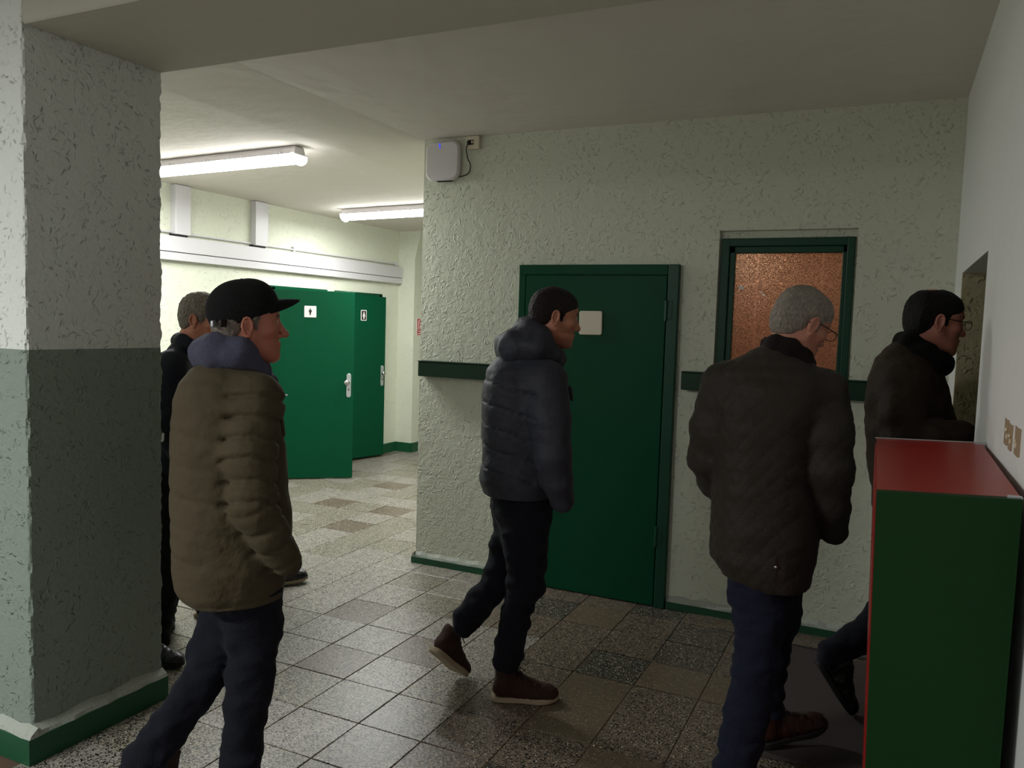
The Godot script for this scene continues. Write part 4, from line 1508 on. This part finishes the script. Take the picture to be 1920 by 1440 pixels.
	var quiltman := {
		"at": Vector3(-0.393, 0.000, -3.009), "turn": 0.1299,
		"head": [Vector3(0.098, 1.646, 0.000), 2.269, 0.349, 0.105, 1.030],
		"neck": Vector3(0.065, 1.525, 0.000),
		"rows": [[0.704, 0.059, 0.000, 0.123, 0.160], [0.734, 0.031, 0.000, 0.160, 0.170], [0.802, 0.013, 0.000, 0.188, 0.180], [0.888, 0.015, 0.000, 0.190, 0.180], [1.000, 0.006, 0.000, 0.181, 0.175], [1.117, -0.006, 0.000, 0.172, 0.170], [1.234, -0.011, 0.000, 0.177, 0.170], [1.352, -0.002, 0.000, 0.191, 0.170], [1.420, 0.012, 0.000, 0.198, 0.155], [1.469, 0.011, 0.000, 0.176, 0.130], [1.508, 0.018, 0.000, 0.141, 0.105], [1.547, 0.031, 0.000, 0.101, 0.085], [1.576, 0.042, 0.000, 0.063, 0.070]],
		"sleeves": [[[Vector3(-0.148, 1.418, 0.000), 0.088], [Vector3(-0.188, 1.261, 0.000), 0.078], [Vector3(-0.201, 1.137, -0.020), 0.070], [Vector3(-0.173, 1.038, -0.080), 0.060], [Vector3(-0.123, 0.967, -0.150), 0.050]], [[Vector3(0.190, 1.403, -0.030), 0.092], [Vector3(0.209, 1.272, 0.020), 0.088], [Vector3(0.219, 1.141, 0.030), 0.084], [Vector3(0.234, 1.010, -0.010), 0.070], [Vector3(0.258, 0.906, -0.060), 0.050]]],
		"collar": [[[Vector3(-0.006, 1.568, -0.020), 0.030], [Vector3(0.022, 1.579, 0.055), 0.030], [Vector3(0.070, 1.569, 0.075), 0.028], [Vector3(0.117, 1.536, 0.045), 0.026], [Vector3(0.139, 1.508, -0.020), 0.024]]],
		"legs": [[[Vector3(-0.002, 0.788, 0.030), 0.118], [Vector3(0.017, 0.602, 0.060), 0.098], [Vector3(0.014, 0.427, 0.120), 0.078], [Vector3(-0.014, 0.264, 0.180), 0.072], [Vector3(-0.043, 0.045, 0.220), 0.074]], [[Vector3(0.065, 0.774, -0.050), 0.112], [Vector3(0.069, 0.568, -0.060), 0.092], [Vector3(0.055, 0.390, -0.090), 0.072], [Vector3(0.059, 0.247, -0.130), 0.064], [Vector3(0.076, 0.114, -0.170), 0.062]]],
		"shoes": [[Vector3(-0.073, 0.000, 0.422), Vector3(0.762, 0.000, -0.648), 0.285], [Vector3(0.042, 0.014, -0.120), Vector3(0.869, 0.239, -0.434), 0.290]],
		"vent": [Vector3(0.072, 0.848, 0.180), Vector3(0.071, 0.764, 0.180)],
		"snap": Vector3(0.060, 0.813, 0.185),
	}
	var coatman := {
		"at": Vector3(0.079, 0.000, -3.573), "turn": -0.0221,
		"head": [Vector3(0.068, 1.671, 0.000), 1.990, 0.105, 0.000, 1.030],
		"neck": Vector3(0.025, 1.513, 0.000),
		"rows": [[0.881, 0.053, 0.000, 0.148, 0.190], [0.945, 0.044, 0.000, 0.155, 0.195], [1.128, 0.028, 0.000, 0.166, 0.200], [1.271, 0.011, 0.000, 0.168, 0.200], [1.379, -0.007, 0.000, 0.156, 0.195], [1.456, -0.015, 0.000, 0.137, 0.175], [1.512, -0.013, 0.000, 0.120, 0.145], [1.559, -0.006, 0.000, 0.099, 0.115], [1.597, 0.000, 0.000, 0.068, 0.085]],
		"sleeves": [[[Vector3(-0.012, 1.444, 0.135), 0.088], [Vector3(-0.019, 1.324, 0.190), 0.082], [Vector3(-0.005, 1.232, 0.215), 0.073], [Vector3(0.082, 1.239, 0.210), 0.062], [Vector3(0.184, 1.262, 0.170), 0.050]], [[Vector3(-0.033, 1.435, -0.140), 0.085], [Vector3(0.033, 1.169, -0.200), 0.070], [Vector3(0.180, 1.149, -0.120), 0.050]]],
		"collar": [[[Vector3(-0.033, 1.596, 0.000), 0.034], [Vector3(-0.010, 1.593, 0.060), 0.034], [Vector3(0.055, 1.559, 0.085), 0.030], [Vector3(0.109, 1.523, 0.050), 0.028], [Vector3(0.118, 1.518, 0.000), 0.028]], [[Vector3(-0.019, 1.554, 0.000), 0.045], [Vector3(0.016, 1.532, 0.075), 0.040], [Vector3(0.073, 1.514, 0.075), 0.036], [Vector3(0.108, 1.498, 0.030), 0.034]]],
		"legs": [[[Vector3(0.065, 0.952, 0.075), 0.105], [Vector3(0.135, 0.626, 0.090), 0.075], [Vector3(0.185, 0.151, 0.060), 0.060]], [[Vector3(0.030, 0.907, -0.075), 0.105], [Vector3(0.007, 0.548, -0.020), 0.080], [Vector3(-0.096, 0.383, 0.020), 0.068], [Vector3(-0.230, 0.283, 0.050), 0.056]]],
		"shoes": [[Vector3(0.158, 0.062, 0.080), Vector3(0.956, 0.000, -0.294), 0.285], [Vector3(-0.287, 0.242, 0.060), Vector3(0.514, -0.831, -0.213), 0.275]],
		"wrist": Vector3(0.184, 1.262, 0.170),
		"fingers": Vector3(0.260, 1.246, 0.130),
	}
	var greyman := {
		"at": Vector3(-3.172, 0.000, -2.907), "turn": 0.8290,
		"head": [Vector3(0.086, 1.583, 0.000), 1.222, 0.070, 0.000, 1.030],
		"neck": Vector3(0.012, 1.440, 0.000),
		"rows": [[0.771, -0.044, 0.000, 0.096, 0.170], [0.839, -0.044, 0.000, 0.101, 0.180], [1.000, -0.041, 0.000, 0.103, 0.185], [1.214, -0.040, 0.000, 0.104, 0.190], [1.320, -0.039, 0.000, 0.095, 0.170], [1.387, -0.034, 0.000, 0.081, 0.140], [1.440, -0.020, 0.000, 0.061, 0.110], [1.480, -0.006, 0.000, 0.043, 0.090]],
		"sleeves": [[[Vector3(-0.055, 1.356, 0.140), 0.085], [Vector3(-0.087, 1.107, 0.200), 0.072], [Vector3(0.000, 0.925, 0.200), 0.055]], [[Vector3(-0.038, 1.338, -0.140), 0.085], [Vector3(-0.065, 1.028, -0.200), 0.070], [Vector3(0.025, 0.863, -0.160), 0.055]]],
		"collar": [[[Vector3(-0.017, 1.480, 0.000), 0.036], [Vector3(-0.005, 1.476, 0.050), 0.036], [Vector3(0.031, 1.457, 0.075), 0.032], [Vector3(0.066, 1.424, 0.040), 0.028]]],
		"legs": [[[Vector3(-0.061, 0.801, 0.080), 0.100], [Vector3(-0.080, 0.413, 0.120), 0.080], [Vector3(-0.128, -0.038, 0.150), 0.058]], [[Vector3(-0.043, 0.769, -0.080), 0.100], [Vector3(-0.069, 0.371, -0.120), 0.080], [Vector3(-0.107, -0.001, -0.180), 0.060]]],
		"shoes": [[Vector3(-0.227, 0.000, 0.288), Vector3(0.800, 0.000, 0.600), 0.280], [Vector3(-0.283, 0.000, -0.151), Vector3(0.838, 0.000, 0.546), 0.280]],
		"strap": [Vector3(-0.095, 1.119, 0.260), Vector3(-0.092, 1.024, 0.260)],
	}
	var hiddenman := {
		"at": Vector3(-3.385, 0.000, -3.514), "turn": 0.7667,
		"head": [Vector3(0.053, 1.555, 0.000), 1.745, 0.000, 0.000, 0.980],
		"neck": Vector3(0.018, 1.422, 0.000),
		"rows": [[0.721, 0.014, 0.000, 0.133, 0.170], [0.972, 0.013, 0.000, 0.138, 0.175], [1.221, 0.015, 0.000, 0.129, 0.180], [1.314, 0.017, 0.000, 0.114, 0.150], [1.391, 0.022, 0.000, 0.079, 0.100], [1.437, 0.024, 0.000, 0.047, 0.070]],
		"sleeves": [[[Vector3(0.010, 1.292, 0.140), 0.080], [Vector3(0.003, 1.027, 0.190), 0.068], [Vector3(0.084, 0.813, 0.180), 0.050]], [[Vector3(0.011, 1.273, -0.140), 0.080], [Vector3(0.003, 0.979, -0.190), 0.068], [Vector3(0.090, 0.751, -0.180), 0.050]]],
		"legs": [[[Vector3(0.004, 0.765, 0.070), 0.095], [Vector3(-0.058, 0.371, 0.100), 0.070], [Vector3(-0.186, 0.020, 0.160), 0.055]], [[Vector3(0.004, 0.740, -0.070), 0.095], [Vector3(0.154, 0.343, -0.150), 0.070], [Vector3(0.300, 0.019, -0.340), 0.052]]],
		"shoes": [[Vector3(-0.226, 0.000, 0.403), Vector3(0.928, 0.000, -0.371), 0.270], [Vector3(0.129, 0.000, -0.021), Vector3(0.982, 0.055, -0.182), 0.275]],
	}
	# -- nearest: olive padded jacket, cap, grey violet hood
	var s: Array = capman.sleeves[0]
	var o := dress(capman, {
		"seed": 10, "jacket": mat.olive, "hood": mat.hoodie, "trousers": mat.denim_dark, "shoe": mat.suede, "sole": mat.sole_dark, "nose": 1.25, "fold": 0.008, "fold_scale": Vector3(0.8, 1.0, 0.8), "cell": 0.0085,
		"skin": Color(0.72, 0.45, 0.37), "brow": Color(0.35, 0.27, 0.22), "hair": mat.hair_mixed, "hair_thick": -0.004,
		"seams": [["along", s[0][0], s[2][0], 5.0, 0.014, 0.015, 0.118], ["along", s[2][0], s[4][0], 3.0, 0.014, 0.008, 0.10], ["level", [0.82, 0.92, 1.02, 1.12, 1.22], 0.020, 0.0045, 0.12, 0.0, AABB(Vector3(-0.5, 0.5, -0.5), Vector3(0.53, 1.0, 1.0))], ["level", [0.70], 0.012, 0.006, -0.1, 0.0, null]],
	}, "person in black cap and olive padded jacket walking past the wall end")
	var t := head_frame(capman.head)
	baseball_cap(o, t)
	put("collar_tip", block(capman.tip - Vector3(0.02, 0.012, 0.02), capman.tip + Vector3(0.016, 0.012, 0.02), 0.005), mat.olive, o)
	var fl := Blob.new()
	fl.cap(capman.flap[0], capman.flap[1], 0.014, 0.012, 0.0, 0.7, 2.2)
	put("zip_flap", from_parts([fl.mesh(0.005)]), mat.olive, o)
	var zp := Mb.new()
	zp.soft_box(capman.zip + Vector3(0.0, -0.003, -0.006), capman.zip + Vector3(0.022, 0.002, 0.006), 0.001)
	put("zip_pull", zp.done(), mat.alu, o)
	# -- second: navy quilted jacket with hood, in front of the green door
	s = hoodman.sleeves[0]
	o = dress(hoodman, {
		"seed": 20, "jacket": mat.navy, "hood": mat.navy, "trousers": mat.denim_dark, "shoe": mat.suede, "sole": mat.sole_pale, "bow": true, "hood_melt": 0.055, "fold": 0.006, "cell": 0.0072, "hips": Vector3(0.125, 0.11, 0.14),
		"skin": Color(0.70, 0.47, 0.37), "brow": Color(0.14, 0.10, 0.08), "stubble": 0.35, "hair": mat.hair_brown, "hair_thick": -0.001, "hairline": 0.006,
		"seams": [["level", [0.985, 1.075, 1.165, 1.255, 1.345], 0.011, 0.009, 0.24, 0.0, AABB(Vector3(-0.5, 0.5, -0.4), Vector3(0.56, 1.0, 0.8))]],
	}, "person in dark navy hooded jacket and pale-soled brown shoes striding past the green door")
	fl = Blob.new()
	fl.cap(hoodman.flap[0], hoodman.flap[1], 0.012, 0.009, 0.0, 0.8, 2.5)
	put("pocket_flap", from_parts([fl.mesh(0.005)]), mat.navy, o)
	# -- third: dark quilted jacket, grey hair, from behind
	o = dress(quiltman, {
		"seed": 30, "jacket": mat.wax, "collar": mat.cord, "collar_mirrored": false, "trousers": mat.denim, "shoe": mat.leather_brown, "sole": mat.sole_dark, "fold": 0.008, "cell": 0.0078,
		"skin": Color(0.73, 0.50, 0.42), "brow": Color(0.5, 0.47, 0.44), "hair": mat.hair_grey, "hair_rough": 0.004, "hairline": -0.01, "glasses": true,
		"seams": [["diamond", 0.055, 0.010, 0.0032], ["line", quiltman.vent, 0.012, 0.012]],
	}, "grey-haired person in long dark quilted jacket seen from behind in front of the window")
	var sn := Mb.new()
	sn.t = Transform3D(Basis(), quiltman.snap)
	sn.sphere(Vector3.ZERO, Vector3(0.006, 0.006, 0.003), 12)
	put("snap_button", sn.done(), mat.steel, o)
	# -- fourth: brown coat, glasses, going through the passage
	dress(coatman, {
		"seed": 40, "jacket": mat.brown_coat, "collar": mat.scarf, "trousers": mat.denim_dark, "shoe": mat.leather_black, "sole": mat.sole_dark, "fold": 0.010,
		"skin": Color(0.76, 0.50, 0.43), "brow": Color(0.14, 0.10, 0.08), "hair": mat.hair_dark, "hairline": 0.008, "hair_thick": -0.001, "bald": [Vector3(0, 0.145, -0.035), Vector3(0.045, 0.03, 0.045)], "glasses": true, "jowl": 1.5,
	}, "dark-haired person in brown coat with black collar behind the red-topped counter")
	# -- fifth: navy jacket, grey brown hair, half hidden by the wall end
	o = dress(greyman, {
		"seed": 50, "jacket": mat.navy_dark, "collar": mat.navy_dark, "trousers": mat.black_cloth, "shoe": mat.leather_black, "sole": mat.sole_dark,
		"skin": Color(0.72, 0.46, 0.36), "brow": Color(0.35, 0.30, 0.27), "hair": mat.hair_mixed, "hair_thick": 0.007, "hair_rough": 0.006, "hairline": -0.01,
	}, "grey-brown haired person in black jacket, half hidden behind the wall end")
	var bd := Mb.new()
	bd.tube([greyman.strap[0] + Vector3(-0.006, 0.004, 0), greyman.strap[0], (greyman.strap[0] + greyman.strap[1]) * 0.5 + Vector3(0.006, 0, 0), greyman.strap[1], greyman.strap[1] + Vector3(-0.006, -0.004, 0)], 0.006, 8)
	put("sleeve_band", bd.done(), mat.sign_white, o)
	# -- sixth: only the feet show behind the first
	dress(hiddenman, {
		"seed": 60, "jacket": mat.black_cloth, "trousers": mat.denim_dark, "shoe": mat.leather_black, "sole": mat.sole_pale, "hair": mat.hair_dark, "cell": 0.012,
	}, "person hidden behind the capped one, only a pale-soled dark shoe and trouser cuff showing")


func baseball_cap(o: Node3D, t: Transform3D) -> void:
	var n := Node3D.new()
	n.name = "cap"
	o.add_child(n, true)
	n.transform = t
	var b := Blob.new()
	b.ell(Vector3(0, 0.052, -0.014), Vector3(0.084, 0.098, 0.110), 0.0)
	b.ell(Vector3(0, 0.075, 0.030), Vector3(0.070, 0.066, 0.060), 0.04)
	b.ell(Vector3(0, 0.026, 0) - Vector3(0, 1.0, -0.36).normalized() * 1.6, Vector3.ONE * 1.6, -0.004)
	for k in 3:
		var a := PI * k / 3.0 + PI / 6.0
		var line := []
		for q in 13:
			var w := -1.3 + 2.6 * q / 12.0
			line.append(Vector3(sin(w) * cos(a) * 0.088, 0.052 + cos(w) * 0.103, -0.014 + sin(w) * sin(a) * 0.115))
		b.seams.append(["line", line, 0.005, 0.003])
	put("crown", from_parts([b.mesh(0.0045)]), mat.black_cloth, n)
	# peak: a curved plate with thickness
	var m := Mb.new()
	var rows := []
	for j in 9:
		var f := j / 8.0
		var row := []
		for i in 17:
			var w := -1.0 + i / 8.0
			var x := w * lerpf(0.080, 0.066, f)
			var reach := lerpf(0.0, 0.084, f) * sqrt(maxf(0.0, 1.0 - pow(absf(w), 3.6) * 0.85))
			var start := 0.086 - 0.066 * w * w
			row.append(Vector3(x, 0.082 + 0.012 * f - 0.046 * w * w * (0.85 + 0.15 * f) - 0.010 * f * f, start + reach))
		rows.append(row)
	for j in 8:
		for i in 16:
			var a: Vector3 = rows[j][i]
			var b2: Vector3 = rows[j][i + 1]
			var c: Vector3 = rows[j + 1][i + 1]
			var d: Vector3 = rows[j + 1][i]
			var up := (b2 - a).cross(d - a)
			if up.length() < 1e-9:
				up = (c - b2).cross(d - b2)
			up = up.normalized() if up.length() > 1e-12 else Vector3.UP
			if up.y < 0.0:
				up = -up
			var h := Vector3(0, 0.0035, 0)
			for w in [[a, b2, c], [a, c, d]]:
				m.tri(w[0] + h, w[1] + h, w[2] + h, up, up, up)
				m.tri(w[0], w[1], w[2], -up, -up, -up)
			if j == 7:
				var away := Vector3(a.x * 0.4, 0, 0.08).normalized()
				m.tri(d, c, c + h, away, away, away)
				m.tri(d, c + h, d + h, away, away, away)
			if i == 0 or i == 15:
				var q: Vector3 = a if i == 0 else b2
				var r: Vector3 = d if i == 0 else c
				var away := Vector3(-1 if i == 0 else 1, 0, 0.3).normalized()
				m.tri(q, r, r + h, away, away, away)
				m.tri(q, r + h, q + h, away, away, away)
	put("peak", m.done(), mat.black_cloth, n)
	var k := Mb.new()
	k.sphere(Vector3(0, 0.1485, -0.012), Vector3(0.007, 0.004, 0.007), 12)
	put("top_button", k.done(), mat.black_cloth, n)
	k = Mb.new()
	k.t = Transform3D(Basis(Vector3.UP, -0.95) * Basis(Vector3.RIGHT, 0.1), Vector3(-0.070, 0.012, -0.083))
	k.soft_box(Vector3(-0.014, -0.012, -0.004), Vector3(0.014, 0.012, 0.004), 0.002)
	put("strap", k.done(), mat.black, n)
	k = Mb.new()
	k.t = Transform3D(Basis(Vector3.UP, -0.6), Vector3(-0.052, 0.010, -0.109))
	k.prism(round_rect(0.026, 0.022, 0.006), -0.004, 0.004, 0.001, true)
	put("buckle", k.done(), mat.alu, n)


# ---------------------------------------------------------------- smooth bodies: distances to tapered capsules, ellipsoids and stacked rings, joined smoothly and meshed as surface nets
class Blob:
	var kind := PackedInt32Array()
	var inv: Array[Transform3D] = []
	var num: Array[Vector4] = []        # length, first radius, last radius, smallest scale
	var soft := PackedFloat32Array()    # how far it melts into what came before; negative: it carves
	var rings := {}
	var boxes: Array[AABB] = []
	var grain: FastNoiseLite = null
	var grain_depth := 0.0
	var grain_scale := Vector3.ONE
	var seams: Array = []               # grooves: [kind, values ...]

	func cap(a: Vector3, b: Vector3, ra: float, rb: float, k := 0.02, sx := 1.0, sz := 1.0, facing := Vector3.BACK) -> void:
		var y := (b - a)
		var l := y.length()
		y = y / l if l > 0.0001 else Vector3.UP
		var x := y.cross(facing)
		x = x.normalized() if x.length() > 0.01 else y.cross(Vector3.RIGHT).normalized()
		var z := x.cross(y)
		kind.append(0)
		inv.append(Transform3D(Basis(x * sx, y, z * sz), a).affine_inverse())
		num.append(Vector4(l, ra, rb, minf(1.0, minf(sx, sz))))
		soft.append(k)
		var r := maxf(ra, rb) * maxf(1.0, maxf(sx, sz))
		boxes.append(AABB(a, Vector3.ZERO).expand(b).grow(r))

	func ell(c: Vector3, r: Vector3, k := 0.02, turn := Basis()) -> void:
		kind.append(1)
		inv.append(Transform3D(turn, c).affine_inverse())
		num.append(Vector4(r.x, r.y, r.z, 0.0))
		soft.append(k)
		boxes.append(AABB(c, Vector3.ZERO).grow(maxf(r.x, maxf(r.y, r.z))))

	func stack(rows: Array, turn := 0.0, k := 0.02) -> void:   # rows from low to high: [y, x, z, half width, half depth]
		kind.append(2)
		rings[kind.size() - 1] = rows
		inv.append(Transform3D.IDENTITY)
		num.append(Vector4(cos(turn), sin(turn), 0, 0))
		soft.append(k)
		var b := AABB(Vector3(rows[0][1], rows[0][0], rows[0][2]), Vector3.ZERO)
		for r in rows:
			var m: float = maxf(r[3], r[4])
			b = b.expand(Vector3(r[1] - m, r[0], r[2] - m)).expand(Vector3(r[1] + m, r[0], r[2] + m))
		boxes.append(b)

	func one(i: int, p: Vector3) -> float:
		var n := num[i]
		if kind[i] == 0:
			var q := inv[i] * p
			var t := clampf(q.y / n.x, 0.0, 1.0) if n.x > 0.0001 else 0.0
			q.y -= t * n.x
			return (q.length() - lerpf(n.y, n.z, t)) * n.w
		if kind[i] == 1:
			var e := inv[i] * p
			var u := Vector3(e.x / n.x, e.y / n.y, e.z / n.z)
			var k0 := u.length()
			var k1 := Vector3(u.x / n.x, u.y / n.y, u.z / n.z).length()
			return k0 * (k0 - 1.0) / k1 if k1 > 0.00001 else -minf(n.x, minf(n.y, n.z))
		var rows: Array = rings[i]
		var last := rows.size() - 1
		var y := clampf(p.y, rows[0][0], rows[last][0])
		var j := 0
		while j < last - 1 and rows[j + 1][0] < y:
			j += 1
		var a: Array = rows[j]
		var b: Array = rows[j + 1]
		var f: float = (y - a[0]) / (b[0] - a[0])
		f = lerpf(f, f * f * (3.0 - 2.0 * f), 0.5)
		var dx: float = p.x - lerpf(a[1], b[1], f)
		var dz: float = p.z - lerpf(a[2], b[2], f)
		var rx: float = lerpf(a[3], b[3], f)
		var rz: float = lerpf(a[4], b[4], f)
		var ux := (dx * n.x - dz * n.y) / rx
		var uz := (dx * n.y + dz * n.x) / rz
		var d := (pow(pow(absf(ux), 2.3) + pow(absf(uz), 2.3), 1.0 / 2.3) - 1.0) * minf(rx, rz)
		var over: float = absf(p.y - y)
		return d if over == 0.0 else (sqrt(d * d + over * over) if d > 0.0 else maxf(d, over))

	func value(p: Vector3, ids: PackedInt32Array) -> float:
		var d := 1.0
		for i in ids:
			var e := one(i, p)
			var k := soft[i]
			if k >= 0.0:
				var h := maxf(k - absf(d - e), 0.0)
				d = minf(d, e) - (h * h * 0.25 / k if k > 0.0 else 0.0)
			else:
				var h := maxf(-k - absf(d + e), 0.0)
				d = maxf(d, -e) + h * h * 0.25 / -k
		if absf(d) < 0.03:
			if grain:
				var g := p * grain_scale
				d += grain.get_noise_3dv(g) * grain_depth
			for s in seams:
				d += groove(s, p)
		return d

	func groove(s: Array, p: Vector3) -> float:
		if s[0] == "level":      # horizontal seams: heights, width, depth, tilt, sag, box it holds in
			if s[6] != null and not (s[6] as AABB).has_point(p):
				return 0.0
			var y: float = p.y + p.x * s[4] + p.z * s[5]
			var w: float = s[2]
			var out := 0.0
			for h in s[1]:
				var t: float = absf(y - h) / w
				if t < 1.0:
					out = maxf(out, (1.0 - t) * (1.0 - t) * s[3])
			return out
		if s[0] == "along":      # seams across a limb from a to b, n of them
			var a: Vector3 = s[1]
			var ab: Vector3 = s[2] - a
			var l := ab.length()
			var t: float = (p - a).dot(ab) / (l * l)
			var off := (p - a - ab * t).length()
			if t < -0.05 or t > 1.05 or off > s[6]:
				return 0.0
			var f: float = absf(fposmod(t * s[3] + 0.5, 1.0) - 0.5) * l / s[3]
			return maxf(0.0, 1.0 - f / s[4]) * s[5] * clampf((s[6] - off) / 0.025, 0.0, 1.0)
		if s[0] == "diamond":    # two families of slanting seams: spacing, width, depth
			var u: float = absf(fposmod((p.x + p.y * 0.8 + p.z * 0.6) / s[1], 1.0) - 0.5) * s[1]
			var v: float = absf(fposmod((p.x - p.y * 0.8 + p.z * 0.6) / s[1], 1.0) - 0.5) * s[1]
			return maxf(0.0, 1.0 - minf(u, v) / s[2]) * s[3]
		if s[0] == "line":       # one seam along a line of points
			var best := 1.0
			var pts: Array = s[1]
			for i in pts.size() - 1:
				var a: Vector3 = pts[i]
				var b: Vector3 = pts[i + 1]
				var t: float = clampf((p - a).dot(b - a) / (b - a).length_squared(), 0.0, 1.0)
				best = minf(best, p.distance_to(a.lerp(b, t)))
			return maxf(0.0, 1.0 - best / s[2]) * s[3]
		return 0.0

	func mesh(cell: float) -> Array:       # [vertices, normals, indices]
		const B := 8
		var box := boxes[0]
		var kmax := 0.0
		for i in boxes.size():
			if soft[i] >= 0.0:
				box = box.merge(boxes[i])
			kmax = maxf(kmax, absf(soft[i]))
		box = box.grow(3.0 * cell + 0.02)
		var bx := int(ceil(box.size.x / (cell * B)))
		var by := int(ceil(box.size.y / (cell * B)))
		var bz := int(ceil(box.size.z / (cell * B)))
		var nx := bx * B + 1
		var ny := by * B + 1
		var nz := bz * B + 1
		var sy := nx
		var sz := nx * ny
		var val := PackedFloat32Array()
		val.resize(nx * ny * nz)
		val.fill(9.0)
		var o := box.position
		var half := cell * B * 0.5
		var reach := half * 1.7321 + 0.5 * kmax + absf(grain_depth)
		var live: Array[Vector3i] = []
		var count := kind.size()
		for kb in bz:
			for jb in by:
				for ib in bx:
					var c := o + Vector3(ib, jb, kb) * (cell * B) + Vector3(half, half, half)
					var ids := PackedInt32Array()
					for i in count:
						if boxes[i].grow(reach).has_point(c) and one(i, c) < reach:
							ids.append(i)
					if ids.is_empty() or absf(value(c, ids)) > reach:
						continue
					live.append(Vector3i(ib, jb, kb))
					for k in B + 1:
						for j in B + 1:
							var at := ib * B + (jb * B + j) * sy + (kb * B + k) * sz
							var py := o.y + (jb * B + j) * cell
							var pz := o.z + (kb * B + k) * cell
							for i in B + 1:
								if val[at] == 9.0:
									val[at] = value(Vector3(o.x + (ib * B + i) * cell, py, pz), ids)
								at += 1
		var num_of := PackedInt32Array()
		num_of.resize(val.size())
		num_of.fill(-1)
		var vs := PackedVector3Array()
		var cells := PackedInt32Array()
		for b in live:
			for k in B:
				for j in B:
					var at := b.x * B + (b.y * B + j) * sy + (b.z * B + k) * sz - 1
					for i in B:
						at += 1
						var v0 := val[at]
						var v1 := val[at + 1]
						var v2 := val[at + sy]
						var v3 := val[at + sy + 1]
						var v4 := val[at + sz]
						var v5 := val[at + sz + 1]
						var v6 := val[at + sz + sy]
						var v7 := val[at + sz + sy + 1]
						var low := minf(minf(minf(v0, v1), minf(v2, v3)), minf(minf(v4, v5), minf(v6, v7)))
						var high := maxf(maxf(maxf(v0, v1), maxf(v2, v3)), maxf(maxf(v4, v5), maxf(v6, v7)))
						if low >= 0.0 or high < 0.0:
							continue
						var s := Vector3.ZERO
						var n := 0
						if (v0 < 0.0) != (v1 < 0.0):
							s += Vector3(v0 / (v0 - v1), 0, 0); n += 1
						if (v2 < 0.0) != (v3 < 0.0):
							s += Vector3(v2 / (v2 - v3), 1, 0); n += 1
						if (v4 < 0.0) != (v5 < 0.0):
							s += Vector3(v4 / (v4 - v5), 0, 1); n += 1
						if (v6 < 0.0) != (v7 < 0.0):
							s += Vector3(v6 / (v6 - v7), 1, 1); n += 1
						if (v0 < 0.0) != (v2 < 0.0):
							s += Vector3(0, v0 / (v0 - v2), 0); n += 1
						if (v1 < 0.0) != (v3 < 0.0):
							s += Vector3(1, v1 / (v1 - v3), 0); n += 1
						if (v4 < 0.0) != (v6 < 0.0):
							s += Vector3(0, v4 / (v4 - v6), 1); n += 1
						if (v5 < 0.0) != (v7 < 0.0):
							s += Vector3(1, v5 / (v5 - v7), 1); n += 1
						if (v0 < 0.0) != (v4 < 0.0):
							s += Vector3(0, 0, v0 / (v0 - v4)); n += 1
						if (v1 < 0.0) != (v5 < 0.0):
							s += Vector3(1, 0, v1 / (v1 - v5)); n += 1
						if (v2 < 0.0) != (v6 < 0.0):
							s += Vector3(0, 1, v2 / (v2 - v6)); n += 1
						if (v3 < 0.0) != (v7 < 0.0):
							s += Vector3(1, 1, v3 / (v3 - v7)); n += 1
						num_of[at] = vs.size()
						cells.append(at)
						vs.append(o + (Vector3(b.x * B + i, b.y * B + j, b.z * B + k) + s / n) * cell)
		var ix := PackedInt32Array()
		for at in cells:
			var inside := val[at] < 0.0
			if at >= sy + sz:
				if (val[at + 1] < 0.0) != inside:
					quad(ix, num_of[at], num_of[at - sy], num_of[at - sy - sz], num_of[at - sz], inside)
			if at >= 1 + sz:
				if (val[at + sy] < 0.0) != inside:
					quad(ix, num_of[at], num_of[at - sz], num_of[at - sz - 1], num_of[at - 1], inside)
			if at >= 1 + sy:
				if (val[at + sz] < 0.0) != inside:
					quad(ix, num_of[at], num_of[at - 1], num_of[at - 1 - sy], num_of[at - sy], inside)
		var ns := PackedVector3Array()
		ns.resize(vs.size())
		for t in range(0, ix.size(), 3):
			var a := ix[t]
			var b := ix[t + 1]
			var c := ix[t + 2]
			var f := (vs[c] - vs[a]).cross(vs[b] - vs[a])
			ns[a] += f
			ns[b] += f
			ns[c] += f
		for i in ns.size():
			ns[i] = ns[i].normalized()
		return [vs, ns, ix]

	func quad(ix: PackedInt32Array, a: int, b: int, c: int, d: int, inside: bool) -> void:
		if a < 0 or b < 0 or c < 0 or d < 0:
			return
		if inside:
			ix.append_array([a, c, b, a, d, c])
		else:
			ix.append_array([a, b, c, a, c, d])
